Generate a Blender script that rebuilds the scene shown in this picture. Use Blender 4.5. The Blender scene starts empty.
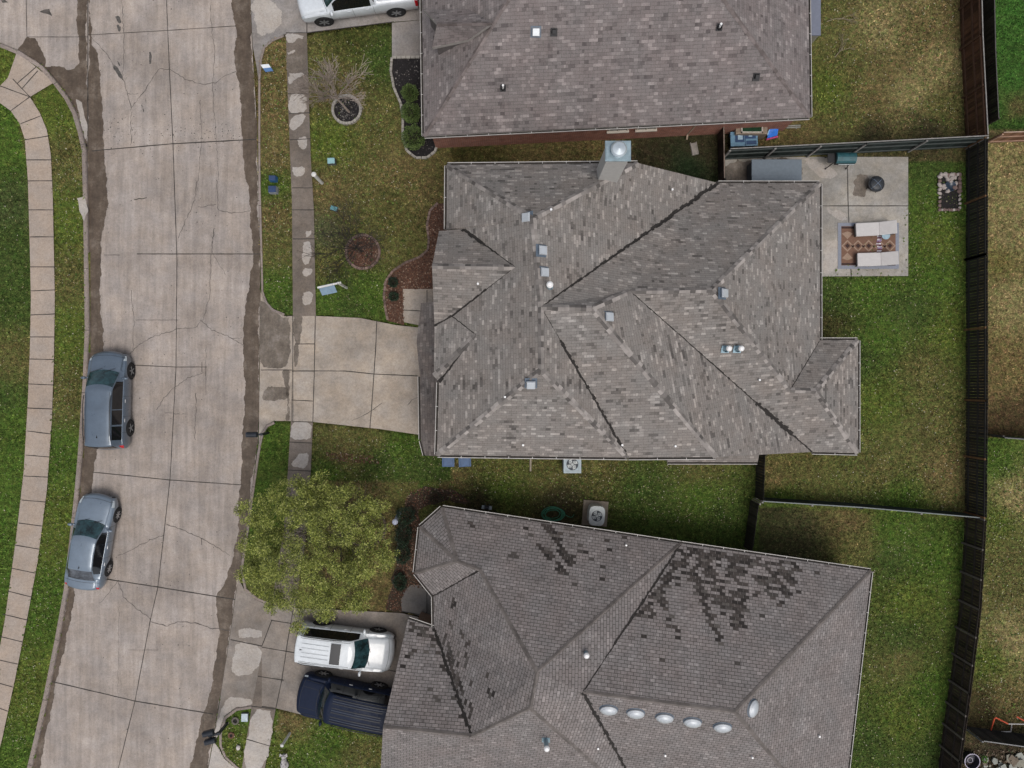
import bpy, math, random
import numpy as np
from mathutils import Vector, Matrix
random.seed(7); rng = np.random.default_rng(7)
C = bpy.context.scene.collection
scn = bpy.context.scene
# ------------------------------------------------------------------ camera, sky, sun, exposure
CAM_H = 36.0; F = 720.0
cam_d = bpy.data.cameras.new('camera'); cam = bpy.data.objects.new('camera', cam_d); C.objects.link(cam)
cam.location = (0, 0, CAM_H); cam.rotation_euler = (0, 0, 0)
cam_d.sensor_width = 36.0; cam_d.lens = F * 36.0 / 1024.0; cam_d.clip_start = 0.5; cam_d.clip_end = 1000
scn.camera = cam
SUN_EL, SUN_AZ = math.radians(67), math.radians(155)      # azimuth measured clockwise from +Y (towards the south-east)
world = bpy.data.worlds.new('World'); scn.world = world; world.use_nodes = True
wn = world.node_tree; bg = wn.nodes['Background']
sky = wn.nodes.new('ShaderNodeTexSky'); sky.sky_type = 'NISHITA'; sky.sun_disc = False
sky.sun_elevation = SUN_EL; sky.sun_rotation = SUN_AZ; sky.air_density = 1.0; sky.dust_density = 4.0; sky.ozone_density = 1.0
hsv = wn.nodes.new('ShaderNodeHueSaturation'); hsv.inputs['Saturation'].default_value = 0.42      # thin overcast: the sky's blue is washed out
wn.links.new(sky.outputs[0], hsv.inputs['Color']); wn.links.new(hsv.outputs[0], bg.inputs[0]); bg.inputs[1].default_value = 0.13
sl = bpy.data.lights.new('sun', 'SUN'); sl.energy = 1.1; sl.angle = math.radians(28); sl.color = (1.0, 0.94, 0.86)
sun = bpy.data.objects.new('sun', sl); C.objects.link(sun)
sd = Vector((math.sin(SUN_AZ)*math.cos(SUN_EL), math.cos(SUN_AZ)*math.cos(SUN_EL), math.sin(SUN_EL)))
sun.rotation_euler = sd.to_track_quat('Z', 'Y').to_euler(); sun.location = (20, -20, 60)
scn.view_settings.view_transform = 'Standard'; scn.view_settings.look = 'None'
scn.view_settings.exposure = 0.06; scn.view_settings.gamma = 1.0
scn.cycles.max_bounces = 5; scn.cycles.diffuse_bounces = 3

def P(px, py, h=0.0):
    k = (CAM_H - h) / F
    return Vector(((px - 512) * k, (384 - py) * k, h))
def G(px, py): return P(px, py, 0)
STREET_Z = -0.12

# ------------------------------------------------------------------ materials
MATS = {}
def _nodes(name):
    m = bpy.data.materials.new(name); m.use_nodes = True
    nt = m.node_tree; return m, nt, nt.nodes['Principled BSDF']
def N(nt, t, **kw):
    n = nt.nodes.new(t)
    for k, v in kw.items():
        if k.startswith('i_'):
            key = k[2:]; key = int(key) if key.isdigit() else key
            n.inputs[key].default_value = v
        else: setattr(n, k, v)
    return n
def ramp(nt, fac, stops):
    r = nt.nodes.new('ShaderNodeValToRGB'); e = r.color_ramp.elements
    while len(e) < len(stops): e.new(0.5)
    for el, (p, c) in zip(e, stops):
        el.position = p; el.color = (*c, 1) if len(c) == 3 else c
    nt.links.new(fac, r.inputs[0]); return r.outputs[0]
def g3(v): return (v, v, v)
def mul(nt, a, b, fac=1.0, mode='MULTIPLY'):
    m = nt.nodes.new('ShaderNodeMix'); m.data_type = 'RGBA'; m.blend_type = mode; m.inputs[0].default_value = fac
    for s, v in ((6, a), (7, b)):
        if hasattr(v, 'is_linked') or hasattr(v, 'links'): nt.links.new(v, m.inputs[s])
        else: m.inputs[s].default_value = (*v, 1)
    return m.outputs[2]
def mixf(nt, a, b, fac):
    m = nt.nodes.new('ShaderNodeMix'); m.data_type = 'RGBA'
    nt.links.new(fac, m.inputs[0])
    for s, v in ((6, a), (7, b)):
        if hasattr(v, 'links'): nt.links.new(v, m.inputs[s])
        else: m.inputs[s].default_value = (*v, 1)
    return m.outputs[2]
def noise(nt, vec, scale, detail=4, rough=0.6, out=0):
    n = N(nt, 'ShaderNodeTexNoise'); n.inputs['Scale'].default_value = scale
    n.inputs['Detail'].default_value = detail; n.inputs['Roughness'].default_value = rough
    if vec is not None: nt.links.new(vec, n.inputs['Vector'])
    return n.outputs[out]
def objco(nt): return nt.nodes.new('ShaderNodeNewGeometry').outputs['Position']
def mapping(nt, vec, scale=(1, 1, 1), rot=(0, 0, 0)):
    m = N(nt, 'ShaderNodeMapping'); m.inputs['Scale'].default_value = scale; m.inputs['Rotation'].default_value = rot
    nt.links.new(vec, m.inputs[0]); return m.outputs[0]
def bump(nt, bs, h, strength=0.3, dist=0.02):
    b = N(nt, 'ShaderNodeBump'); b.inputs['Strength'].default_value = strength; b.inputs['Distance'].default_value = dist
    nt.links.new(h, b.inputs['Height']); nt.links.new(b.outputs[0], bs.inputs['Normal'])
def setm(bs, rough=0.6, metal=0.0, spec=0.5, coat=0.0):
    bs.inputs['Roughness'].default_value = rough; bs.inputs['Metallic'].default_value = metal
    bs.inputs['Specular IOR Level'].default_value = spec; bs.inputs['Coat Weight'].default_value = coat
    bs.inputs['Coat Roughness'].default_value = 0.05

def plain(name, col, rough=0.6, metal=0.0, var=0.25, scale=6.0, coat=0.0, spec=0.5, island=0.0):
    if name in MATS: return MATS[name]
    m, nt, bs = _nodes(name)
    co = objco(nt)
    f = noise(nt, co, scale, 5, 0.65)
    c = mul(nt, col, ramp(nt, f, [(0.3, g3(1 - var)), (0.7, g3(1 + var))]))
    if island:
        r = nt.nodes.new('ShaderNodeNewGeometry').outputs['Random Per Island']
        c = mul(nt, c, ramp(nt, r, [(0, g3(1 - island)), (1, g3(1 + island))]))
    nt.links.new(c, bs.inputs['Base Color']); setm(bs, rough, metal, spec, coat)
    MATS[name] = m; return m

def concrete(name, base, blotch=0.22, warm=(1.0, 0.95, 0.9), streak=0.0, fine=0.12, rough=0.85, spots=0.0):
    m, nt, bs = _nodes(name); co = objco(nt)
    c = mul(nt, base, ramp(nt, noise(nt, co, 0.35, 5, 0.6), [(0.3, g3(1 - blotch)), (0.7, g3(1 + blotch))]))
    c = mul(nt, c, ramp(nt, noise(nt, co, 2.2, 6, 0.7), [(0.3, g3(1 - blotch * .6)), (0.72, g3(1 + blotch * .5))]))
    c = mul(nt, c, ramp(nt, noise(nt, co, 24, 4, 0.85), [(0.28, g3(1 - fine * 2.0)), (0.72, g3(1 + fine * 1.5))]))
    c = mul(nt, c, ramp(nt, noise(nt, co, 8, 6, 0.9), [(0.30, g3(1 - fine * 2.4)), (0.5, g3(1)), (0.72, g3(1 + fine * 1.5))]))
    tint = ramp(nt, noise(nt, co, 0.9, 4, 0.6), [(0.35, warm), (0.65, (0.97, 1.0, 1.06))])
    c = mul(nt, c, tint, 0.55)
    if streak:
        mv = mapping(nt, co, (3.0, 0.22, 1), (0, 0, math.radians(-4)))
        c = mul(nt, c, ramp(nt, noise(nt, mv, 1.3, 5, 0.7), [(0.36, g3(1 - streak)), (0.62, g3(1 + streak * .45))]))
    if spots:
        sp = noise(nt, co, 5.0, 7, 0.85)
        c = mul(nt, c, ramp(nt, sp, [(0.25, g3(1 - spots)), (0.36, g3(1.0))]))
    nt.links.new(c, bs.inputs['Base Color']); setm(bs, rough, 0, 0.3)
    bump(nt, bs, noise(nt, co, 40, 4, 0.8), 0.25, 0.01)
    MATS[name] = m; return m

def shingle(name, dark, light, bw=0.34, row=0.145, mortar=0.004, mcol=(0.03, 0.028, 0.027), patch=0.2, hue=(1.05, 0.97, 0.93)):
    m, nt, bs = _nodes(name)
    uv = N(nt, 'ShaderNodeUVMap').outputs[0]
    def brick(w, r, ms, mx, sq=1.0):
        b = N(nt, 'ShaderNodeTexBrick'); b.offset = 0.5; b.squash = sq
        b.inputs['Color1'].default_value = (0, 0, 0, 1); b.inputs['Color2'].default_value = (1, 1, 1, 1)
        b.inputs['Mortar'].default_value = (mx, mx, mx, 1)
        b.inputs['Scale'].default_value = 1; b.inputs['Mortar Size'].default_value = ms
        b.inputs['Mortar Smooth'].default_value = 0.4
        b.inputs['Brick Width'].default_value = w; b.inputs['Row Height'].default_value = r
        nt.links.new(uv, b.inputs['Vector']); return b
    b1 = brick(bw, row, mortar, 0.5); b2 = brick(bw * 0.5, row, 0.0, 0.5)
    mx = N(nt, 'ShaderNodeMix', data_type='RGBA'); mx.inputs[0].default_value = 0.5
    nt.links.new(b1.outputs[0], mx.inputs[6]); nt.links.new(b2.outputs[0], mx.inputs[7])
    mid = tuple(a * .52 + b * .48 for a, b in zip(dark, light))
    c = ramp(nt, mx.outputs[2], [(0.0, dark), (0.32, mid), (0.66, mid), (0.92, light)])
    c = mixf(nt, c, mcol, b1.outputs['Fac'])
    co = objco(nt)
    c = mul(nt, c, ramp(nt, noise(nt, co, 0.5, 5, 0.65), [(0.3, g3(1 - patch)), (0.7, g3(1 + patch))]))
    c = mul(nt, c, ramp(nt, noise(nt, co, 3.0, 5, 0.75), [(0.3, g3(1 - patch * .8)), (0.7, g3(1 + patch * .8))]))
    c = mul(nt, c, ramp(nt, noise(nt, co, 22, 4, 0.85), [(0.3, g3(.72)), (0.7, g3(1.25))]))
    c = mul(nt, c, ramp(nt, noise(nt, co, 0.8, 3, 0.6), [(0.35, hue), (0.65, (1, 1, 1))]))
    nt.links.new(c, bs.inputs['Base Color']); setm(bs, 0.9, 0, 0.25)
    # each course overlaps the one below: a saw-tooth bump up the slope
    sx = N(nt, 'ShaderNodeSeparateXYZ'); nt.links.new(uv, sx.inputs[0])
    dv = N(nt, 'ShaderNodeMath', operation='DIVIDE'); nt.links.new(sx.outputs[1], dv.inputs[0]); dv.inputs[1].default_value = row
    fr = N(nt, 'ShaderNodeMath', operation='FRACT'); nt.links.new(dv.outputs[0], fr.inputs[0])
    sb = N(nt, 'ShaderNodeMath', operation='SUBTRACT'); sb.inputs[0].default_value = 1; nt.links.new(fr.outputs[0], sb.inputs[1])
    ad = N(nt, 'ShaderNodeMath', operation='MULTIPLY_ADD'); nt.links.new(mx.outputs[2], ad.inputs[0]); ad.inputs[1].default_value = 0.5
    nt.links.new(sb.outputs[0], ad.inputs[2])
    bump(nt, bs, ad.outputs[0], 0.6, 0.02)
    MATS[name] = m; return m

def brickwall(name, c1, c2, mort):
    m, nt, bs = _nodes(name)
    uv = N(nt, 'ShaderNodeUVMap').outputs[0]
    b = N(nt, 'ShaderNodeTexBrick'); b.inputs['Color1'].default_value = (*c1, 1); b.inputs['Color2'].default_value = (*c2, 1)
    b.inputs['Mortar'].default_value = (*mort, 1); b.inputs['Scale'].default_value = 1
    b.inputs['Mortar Size'].default_value = 0.006; b.inputs['Brick Width'].default_value = 0.21; b.inputs['Row Height'].default_value = 0.075
    nt.links.new(uv, b.inputs['Vector'])
    c = mul(nt, b.outputs[0], ramp(nt, noise(nt, objco(nt), 3, 5), [(0.3, g3(.75)), (0.7, g3(1.2))]))
    nt.links.new(c, bs.inputs['Base Color']); setm(bs, 0.9, 0, 0.3)
    MATS[name] = m; return m

def leafy(name, cols, rough=0.55, sub=0.0):
    m, nt, bs = _nodes(name)
    r = nt.nodes.new('ShaderNodeNewGeometry').outputs['Random Per Island']
    n = len(cols); c = ramp(nt, r, [(i / max(1, n - 1), c) for i, c in enumerate(cols)])
    c = mul(nt, c, ramp(nt, noise(nt, objco(nt), 1.3, 4, 0.6), [(0.32, g3(0.7)), (0.7, g3(1.3))]))
    nt.links.new(c, bs.inputs['Base Color']); setm(bs, rough, 0, 0.3)
    MATS[name] = m; return m

def grassmat(name, island):
    m, nt, bs = _nodes(name); co = objco(nt)
    at = N(nt, 'ShaderNodeAttribute'); at.attribute_name = 'tint'
    c = at.outputs['Color']
    c = mul(nt, c, ramp(nt, noise(nt, co, 0.9, 5, 0.7), [(0.32, g3(0.78)), (0.7, g3(1.22))]))
    c = mul(nt, c, ramp(nt, noise(nt, co, 4.5, 7, 0.9), [(0.33, g3(0.22)), (0.5, g3(0.92)), (0.67, g3(2.1))]))
    c = mul(nt, c, ramp(nt, noise(nt, co, 3.4, 6, 0.8), [(0.36, (0.78, 1.06, 0.8)), (0.66, (1.24, 1.03, 1.15))]))
    if island:
        r = nt.nodes.new('ShaderNodeNewGeometry').outputs['Random Per Island']
        c = mul(nt, c, ramp(nt, r, [(0, (0.25, 0.3, 0.25)), (0.5, (0.95, 1, 0.95)), (0.82, (1.6, 1.45, 1.4)), (1, (3.4, 2.9, 3.6))]))
    else:
        c = mul(nt, c, ramp(nt, noise(nt, co, 14, 5, 0.9), [(0.3, g3(0.2)), (0.5, g3(0.8)), (0.72, g3(1.8))]))
    nt.links.new(c, bs.inputs['Base Color']); setm(bs, 0.9, 0, 0.15)
    if not island: bump(nt, bs, noise(nt, co, 12, 5, 0.85), 0.8, 0.06)
    MATS[name] = m; return m

# ------------------------------------------------------------------ object helpers
def tag(o, label=None, cat=None, group=None, kind=None):
    if label: o['label'] = label
    if cat: o['category'] = cat
    if group: o['group'] = group
    if kind: o['kind'] = kind
    return o
def thing(name, label, cat, loc=(0, 0, 0), rz=0.0, group=None):
    o = bpy.data.objects.new(name, None); C.objects.link(o); o.empty_display_size = 0.2
    o.location = loc; o.rotation_euler = (0, 0, rz)
    return tag(o, label, cat, group)
class MB:
    def __init__(s): s.v = []; s.f = []; s.m = []; s.uv = []
    def vert(s, p): s.v.append(tuple(p)); return len(s.v) - 1
    def face(s, pts, mat=0, uv=None):
        i0 = len(s.v); s.v += [tuple(p) for p in pts]
        s.f.append(tuple(range(i0, i0 + len(pts)))); s.m.append(mat); s.uv.append(uv)
    def grid(s, rows, mat=0, closed=False):
        i0 = len(s.v); n = len(rows[0])
        for r in rows: s.v += [tuple(p) for p in r]
        for a in range(len(rows) - 1):
            for b in range(n if closed else n - 1):
                b2 = (b + 1) % n
                s.f.append((i0 + a * n + b, i0 + a * n + b2, i0 + (a + 1) * n + b2, i0 + (a + 1) * n + b)); s.m.append(mat); s.uv.append(None)
    def box(s, c, d, rz=0.0, mat=0, rx=0.0, ry=0.0, taper=1.0):
        M = Matrix.Translation(c) @ Matrix.Rotation(rz, 4, 'Z') @ Matrix.Rotation(ry, 4, 'Y') @ Matrix.Rotation(rx, 4, 'X')
        x, y, z = d[0] / 2, d[1] / 2, d[2] / 2; t = taper
        i0 = len(s.v)
        for zz, k in ((-z, 1), (z, t)):
            for xx, yy in ((-x, -y), (x, -y), (x, y), (-x, y)): s.v.append(tuple(M @ Vector((xx * k, yy * k, zz))))
        for q in ((0, 3, 2, 1), (4, 5, 6, 7), (0, 1, 5, 4), (1, 2, 6, 5), (2, 3, 7, 6), (3, 0, 4, 7)):
            s.f.append(tuple(i0 + k for k in q)); s.m.append(mat); s.uv.append(None)
    def tube(s, pts, radii, n=8, mat=0, cap=True):
        pts = [Vector(p) for p in pts]
        if not hasattr(radii, '__len__'): radii = [radii] * len(pts)
        rows = []; up = Vector((0, 0, 1)); last = None
        for i, p in enumerate(pts):
            t = (pts[min(i + 1, len(pts) - 1)] - pts[max(i - 1, 0)])
            t = t.normalized() if t.length > 1e-9 else Vector((0, 0, 1))
            if last is None:
                a = t.cross(up);
                if a.length < 1e-3: a = t.cross(Vector((1, 0, 0)))
            else: a = last - t * last.dot(t)
            a.normalize(); last = a; b = t.cross(a)
            rows.append([p + (a * math.cos(2 * math.pi * k / n) + b * math.sin(2 * math.pi * k / n)) * radii[i] for k in range(n)])
        s.grid(rows, mat, closed=True)
        if cap: s.face(rows[0][::-1], mat); s.face(rows[-1], mat)
    def lathe(s, c, prof, n=20, mat=0, axis='Z', rot=None):
        rows = []
        for r, z in prof:
            rows.append([])
            for k in range(n):
                a = 2 * math.pi * k / n; p = Vector((r * math.cos(a), r * math.sin(a), z))
                if rot is not None: p = rot @ p
                rows[-1].append(Vector(c) + p)
        s.grid(rows, mat, closed=True)
    def ell(s, c, r, n=12, m=8, mat=0, jit=0.0, rz=0):
        rows = []
        for i in range(m + 1):
            th = math.pi * i / m
            row = []
            for k in range(n):
                a = 2 * math.pi * k / n; j = 1 + (random.uniform(-jit, jit) if 0 < i < m else 0)
                x, y, z = r[0] * math.sin(th) * math.cos(a) * j, r[1] * math.sin(th) * math.sin(a) * j, r[2] * math.cos(th)
                row.append(Vector(c) + Vector((x * math.cos(rz) - y * math.sin(rz), x * math.sin(rz) + y * math.cos(rz), z)))
            rows.append(row)
        s.grid(rows, mat, closed=True)
    def build(s, name, mats, parent=None, smooth=False, bevel=0.0):
        me = bpy.data.meshes.new(name); me.from_pydata(s.v, [], s.f)
        if not isinstance(mats, (list, tuple)): mats = [mats]
        for m in mats: me.materials.append(m)
        me.polygons.foreach_set('material_index', s.m)
        if any(u is not None for u in s.uv):
            ul = me.uv_layers.new(name='UVMap'); k = 0
            for f, u in zip(s.f, s.uv):
                for j in range(len(f)):
                    if u is not None: ul.data[k].uv = u[j]
                    k += 1
        me.update()
        if smooth: me.polygons.foreach_set('use_smooth', [True] * len(me.polygons))
        o = bpy.data.objects.new(name, me); C.objects.link(o)
        if parent: o.parent = parent
        if smooth:
            mo = o.modifiers.new('w', 'WELD'); mo.merge_threshold = 0.0004
        if bevel:
            b = o.modifiers.new('b', 'BEVEL'); b.width = bevel; b.segments = 2; b.limit_method = 'ANGLE'
        return o
def children(o): return [c for c in bpy.data.objects if c.parent == o]
def copy_tree(o, parent=None):
    c = o.copy(); C.objects.link(c)
    if parent: c.parent = parent
    for ch in children(o): copy_tree(ch, c)
    return c
def place(o, loc, rz=0.0, label=None):
    o.location = loc; o.rotation_euler = (0, 0, rz)
    if label: o['label'] = label
    return o
def resample(pts, step):
    out = []
    for a, b in zip(pts[:-1], pts[1:]):
        a, b = Vector(a), Vector(b); n = max(1, int((b - a).length / step))
        out += [a.lerp(b, i / n) for i in range(n)]
    out.append(Vector(pts[-1])); return out
def smoothline(pts, it=2):
    pts = [Vector(p) for p in pts]
    for _ in range(it):
        q = [pts[0]]
        for a, b in zip(pts[:-1], pts[1:]): q += [a.lerp(b, .25), a.lerp(b, .75)]
        q.append(pts[-1]); pts = q
    return pts
def softpoly(pts, it=2):
    pts = [Vector((p[0], p[1], 0)) for p in pts]
    for _ in range(it): pts = [v for a, b in zip(pts, pts[1:] + pts[:1]) for v in (a.lerp(b, .2), a.lerp(b, .8))]
    return pts
def strip(mb, pts, w, z, mat=0, jit=0.0, wj=0.0):
    """flat ribbon following pts (2-D) at height z"""
    pts = [Vector((p[0], p[1], 0)) for p in pts]; L = []; R = []
    for i, p in enumerate(pts):
        t = (pts[min(i + 1, len(pts) - 1)] - pts[max(i - 1, 0)]).normalized(); n = Vector((-t.y, t.x, 0))
        ww = w * (1 + random.uniform(-wj, wj)) / 2; o = n * random.uniform(-jit, jit)
        zz = z(p) if callable(z) else z
        L.append(p + o + n * ww + Vector((0, 0, zz))); R.append(p + o - n * ww + Vector((0, 0, zz)))
    for i in range(len(pts) - 1): mb.face([R[i], R[i + 1], L[i + 1], L[i]], mat)
def ragged(pts, amp=0.08, step=0.12):
    pts = [Vector((p[0], p[1], 0)) for p in pts]; q = resample(pts + [pts[0]], step)[:-1]; out = []; o = 0.0
    n = len(q)
    ph = [random.uniform(0, 6.28) for _ in range(6)]
    for i, p in enumerate(q):
        t = (q[(i + 1) % n] - q[i - 1]).normalized(); nn = Vector((-t.y, t.x, 0))
        s = i * step
        d = sum(math.sin(s * f + ph[k]) * a for k, (f, a) in enumerate(((0.9, .5), (2.3, .35), (5.1, .25), (11, .2)))) + random.uniform(-.25, .25)
        out.append(p + nn * d * amp)
    return out
def flatpoly(mb, pts, z, mat=0):
    from mathutils.geometry import tessellate_polygon
    ps = [Vector((p[0], p[1], z(p) if callable(z) else z)) for p in pts]
    i0 = len(mb.v); mb.v += [tuple(p) for p in ps]
    for t in tessellate_polygon([[Vector((p.x, p.y, 0)) for p in ps]]):
        a, b, c = [ps[k] for k in t]
        if (b - a).cross(c - a).z < 0: t = (t[0], t[2], t[1])
        mb.f.append(tuple(i0 + k for k in t)); mb.m.append(mat); mb.uv.append(None)
def inpoly(X, Y, poly):
    n = len(poly); r = np.zeros(X.shape, bool); j = n - 1
    for i in range(n):
        xi, yi, xj, yj = poly[i][0], poly[i][1], poly[j][0], poly[j][1]
        if yi != yj:
            r ^= ((yi > Y) != (yj > Y)) & (X < (xj - xi) * (Y - yi) / (yj - yi) + xi)
        j = i
    return r
def GP(l, z=0.0): return [P(x, y, z) for x, y in l]

def settle(root):
    """direct parts were written in world coordinates: bring them under the root's base point"""
    R = Matrix.Rotation(-root.rotation_euler.z, 4, 'Z') @ Matrix.Translation(-root.location)
    for c in children(root): c.matrix_basis = R @ c.matrix_basis

def wetmat(name, dark, mid, light, rough=.6):
    m, nt, bs = _nodes(name); co = objco(nt)
    c = ramp(nt, noise(nt, co, 1.4, 7, .72), [(.34, dark), (.52, mid), (.66, light)])
    c = mul(nt, c, ramp(nt, noise(nt, co, 9, 6, .88), [(.3, g3(.62)), (.5, g3(1)), (.72, g3(1.45))]))
    c = mul(nt, c, ramp(nt, noise(nt, mapping(nt, co, (3.5, .35, 1)), 1.2, 4, .7), [(.35, g3(.85)), (.65, g3(1.15))]))
    nt.links.new(c, bs.inputs['Base Color']); setm(bs, rough, 0, .4); MATS[name] = m; return m
# ------------------------------------------------------------------ ground plan (read off as ground points)
KERB_L = [(0, 43), (20, 51), (42, 65), (57, 82), (68, 97), (76, 112), (82, 132), (86, 150), (87, 190), (88, 250), (89, 330), (87, 380), (82, 455), (78, 500), (68, 590), (59, 640), (47, 700), (38, 740), (24, 800), (10, 850)]
KERB_R = [(249, -60), (250, 0), (253, 60), (256, 110), (258, 180), (260, 250), (260, 300), (259, 370), (258, 440), (253, 480), (246, 530), (240, 570), (236, 591), (230, 633), (220, 696), (208, 768), (190, 860)]
street_poly = [(-60, -60), (-60, 43)] + KERB_L + KERB_R[::-1]
SIDE_L = [(0, 103), (11, 111), (20, 124), (25, 140), (28, 180), (30, 250), (31, 300), (30, 350), (28, 400), (24, 470), (16, 540), (5, 620), (-8, 690), (-30, 800)]
SIDE_LR = [(30, 97), (40, 113), (47, 130), (51, 155), (53, 200), (54, 250), (55, 300), (54, 360), (52, 420), (47, 490), (38, 560), (27, 620), (15, 680), (2, 740), (-14, 800)]
sidewalk_left = [(-40, 80), (0, 86), (8, 78), (17, 52), (55, 82)] + SIDE_LR + SIDE_L[::-1] + [(-40, 95)]
APRON_TOP = [(250, -60), (250, 0), (252, 45), (256, 66), (258, 80), (259, 62), (263, 47), (272, 39), (286, 34), (307, 33), (394, 22), (421, 20), (421, -60)]
APRON_MID = [(260, 290), (265, 302), (272, 311), (284, 316), (316, 316), (360, 318), (395, 325), (440, 330), (440, 440), (421, 435), (380, 429), (314, 422), (289, 421), (274, 421), (266, 425), (261, 433), (258, 446)]
APRON_LOW = [(238, 578), (244, 590), (256, 600), (271, 606), (295, 608), (345, 610), (402, 613), (440, 622), (440, 745), (384, 733), (300, 714), (276, 708), (254, 705), (236, 708), (224, 717), (219, 733), (212, 745), (220, 696), (230, 633)]
APRON_BOT = [(213, 742), (218, 748), (224, 759), (236, 769), (252, 780), (262, 790), (330, 800), (330, 900), (180, 900), (208, 768)]
SIDE_R = [(286, 34), (288, 100), (290, 150), (292, 200), (293, 316), (291, 421), (288, 470), (284, 530), (271, 606), (252, 706), (242, 768), (236, 800)]
SIDE_RR = [(307, 33), (309, 100), (311, 160), (314, 210), (316, 316), (313, 422), (311, 470), (306, 540), (295, 608), (276, 708), (265, 768), (260, 800)]
sidewalk_right = SIDE_R + SIDE_RR[::-1]
WALK_MAIN = [(403, 289), (440, 289), (440, 332), (418, 325), (403, 322)]
WALK_TOP = [(392, 23), (425, 20), (425, 58), (392, 58)]
PORCH_LOW = [(402, 611), (401, 601), (404, 591), (411, 585), (420, 585), (445, 592), (445, 622)]
PATIO = [(724, 157), (908, 157), (908, 276), (740, 277)]

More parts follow.
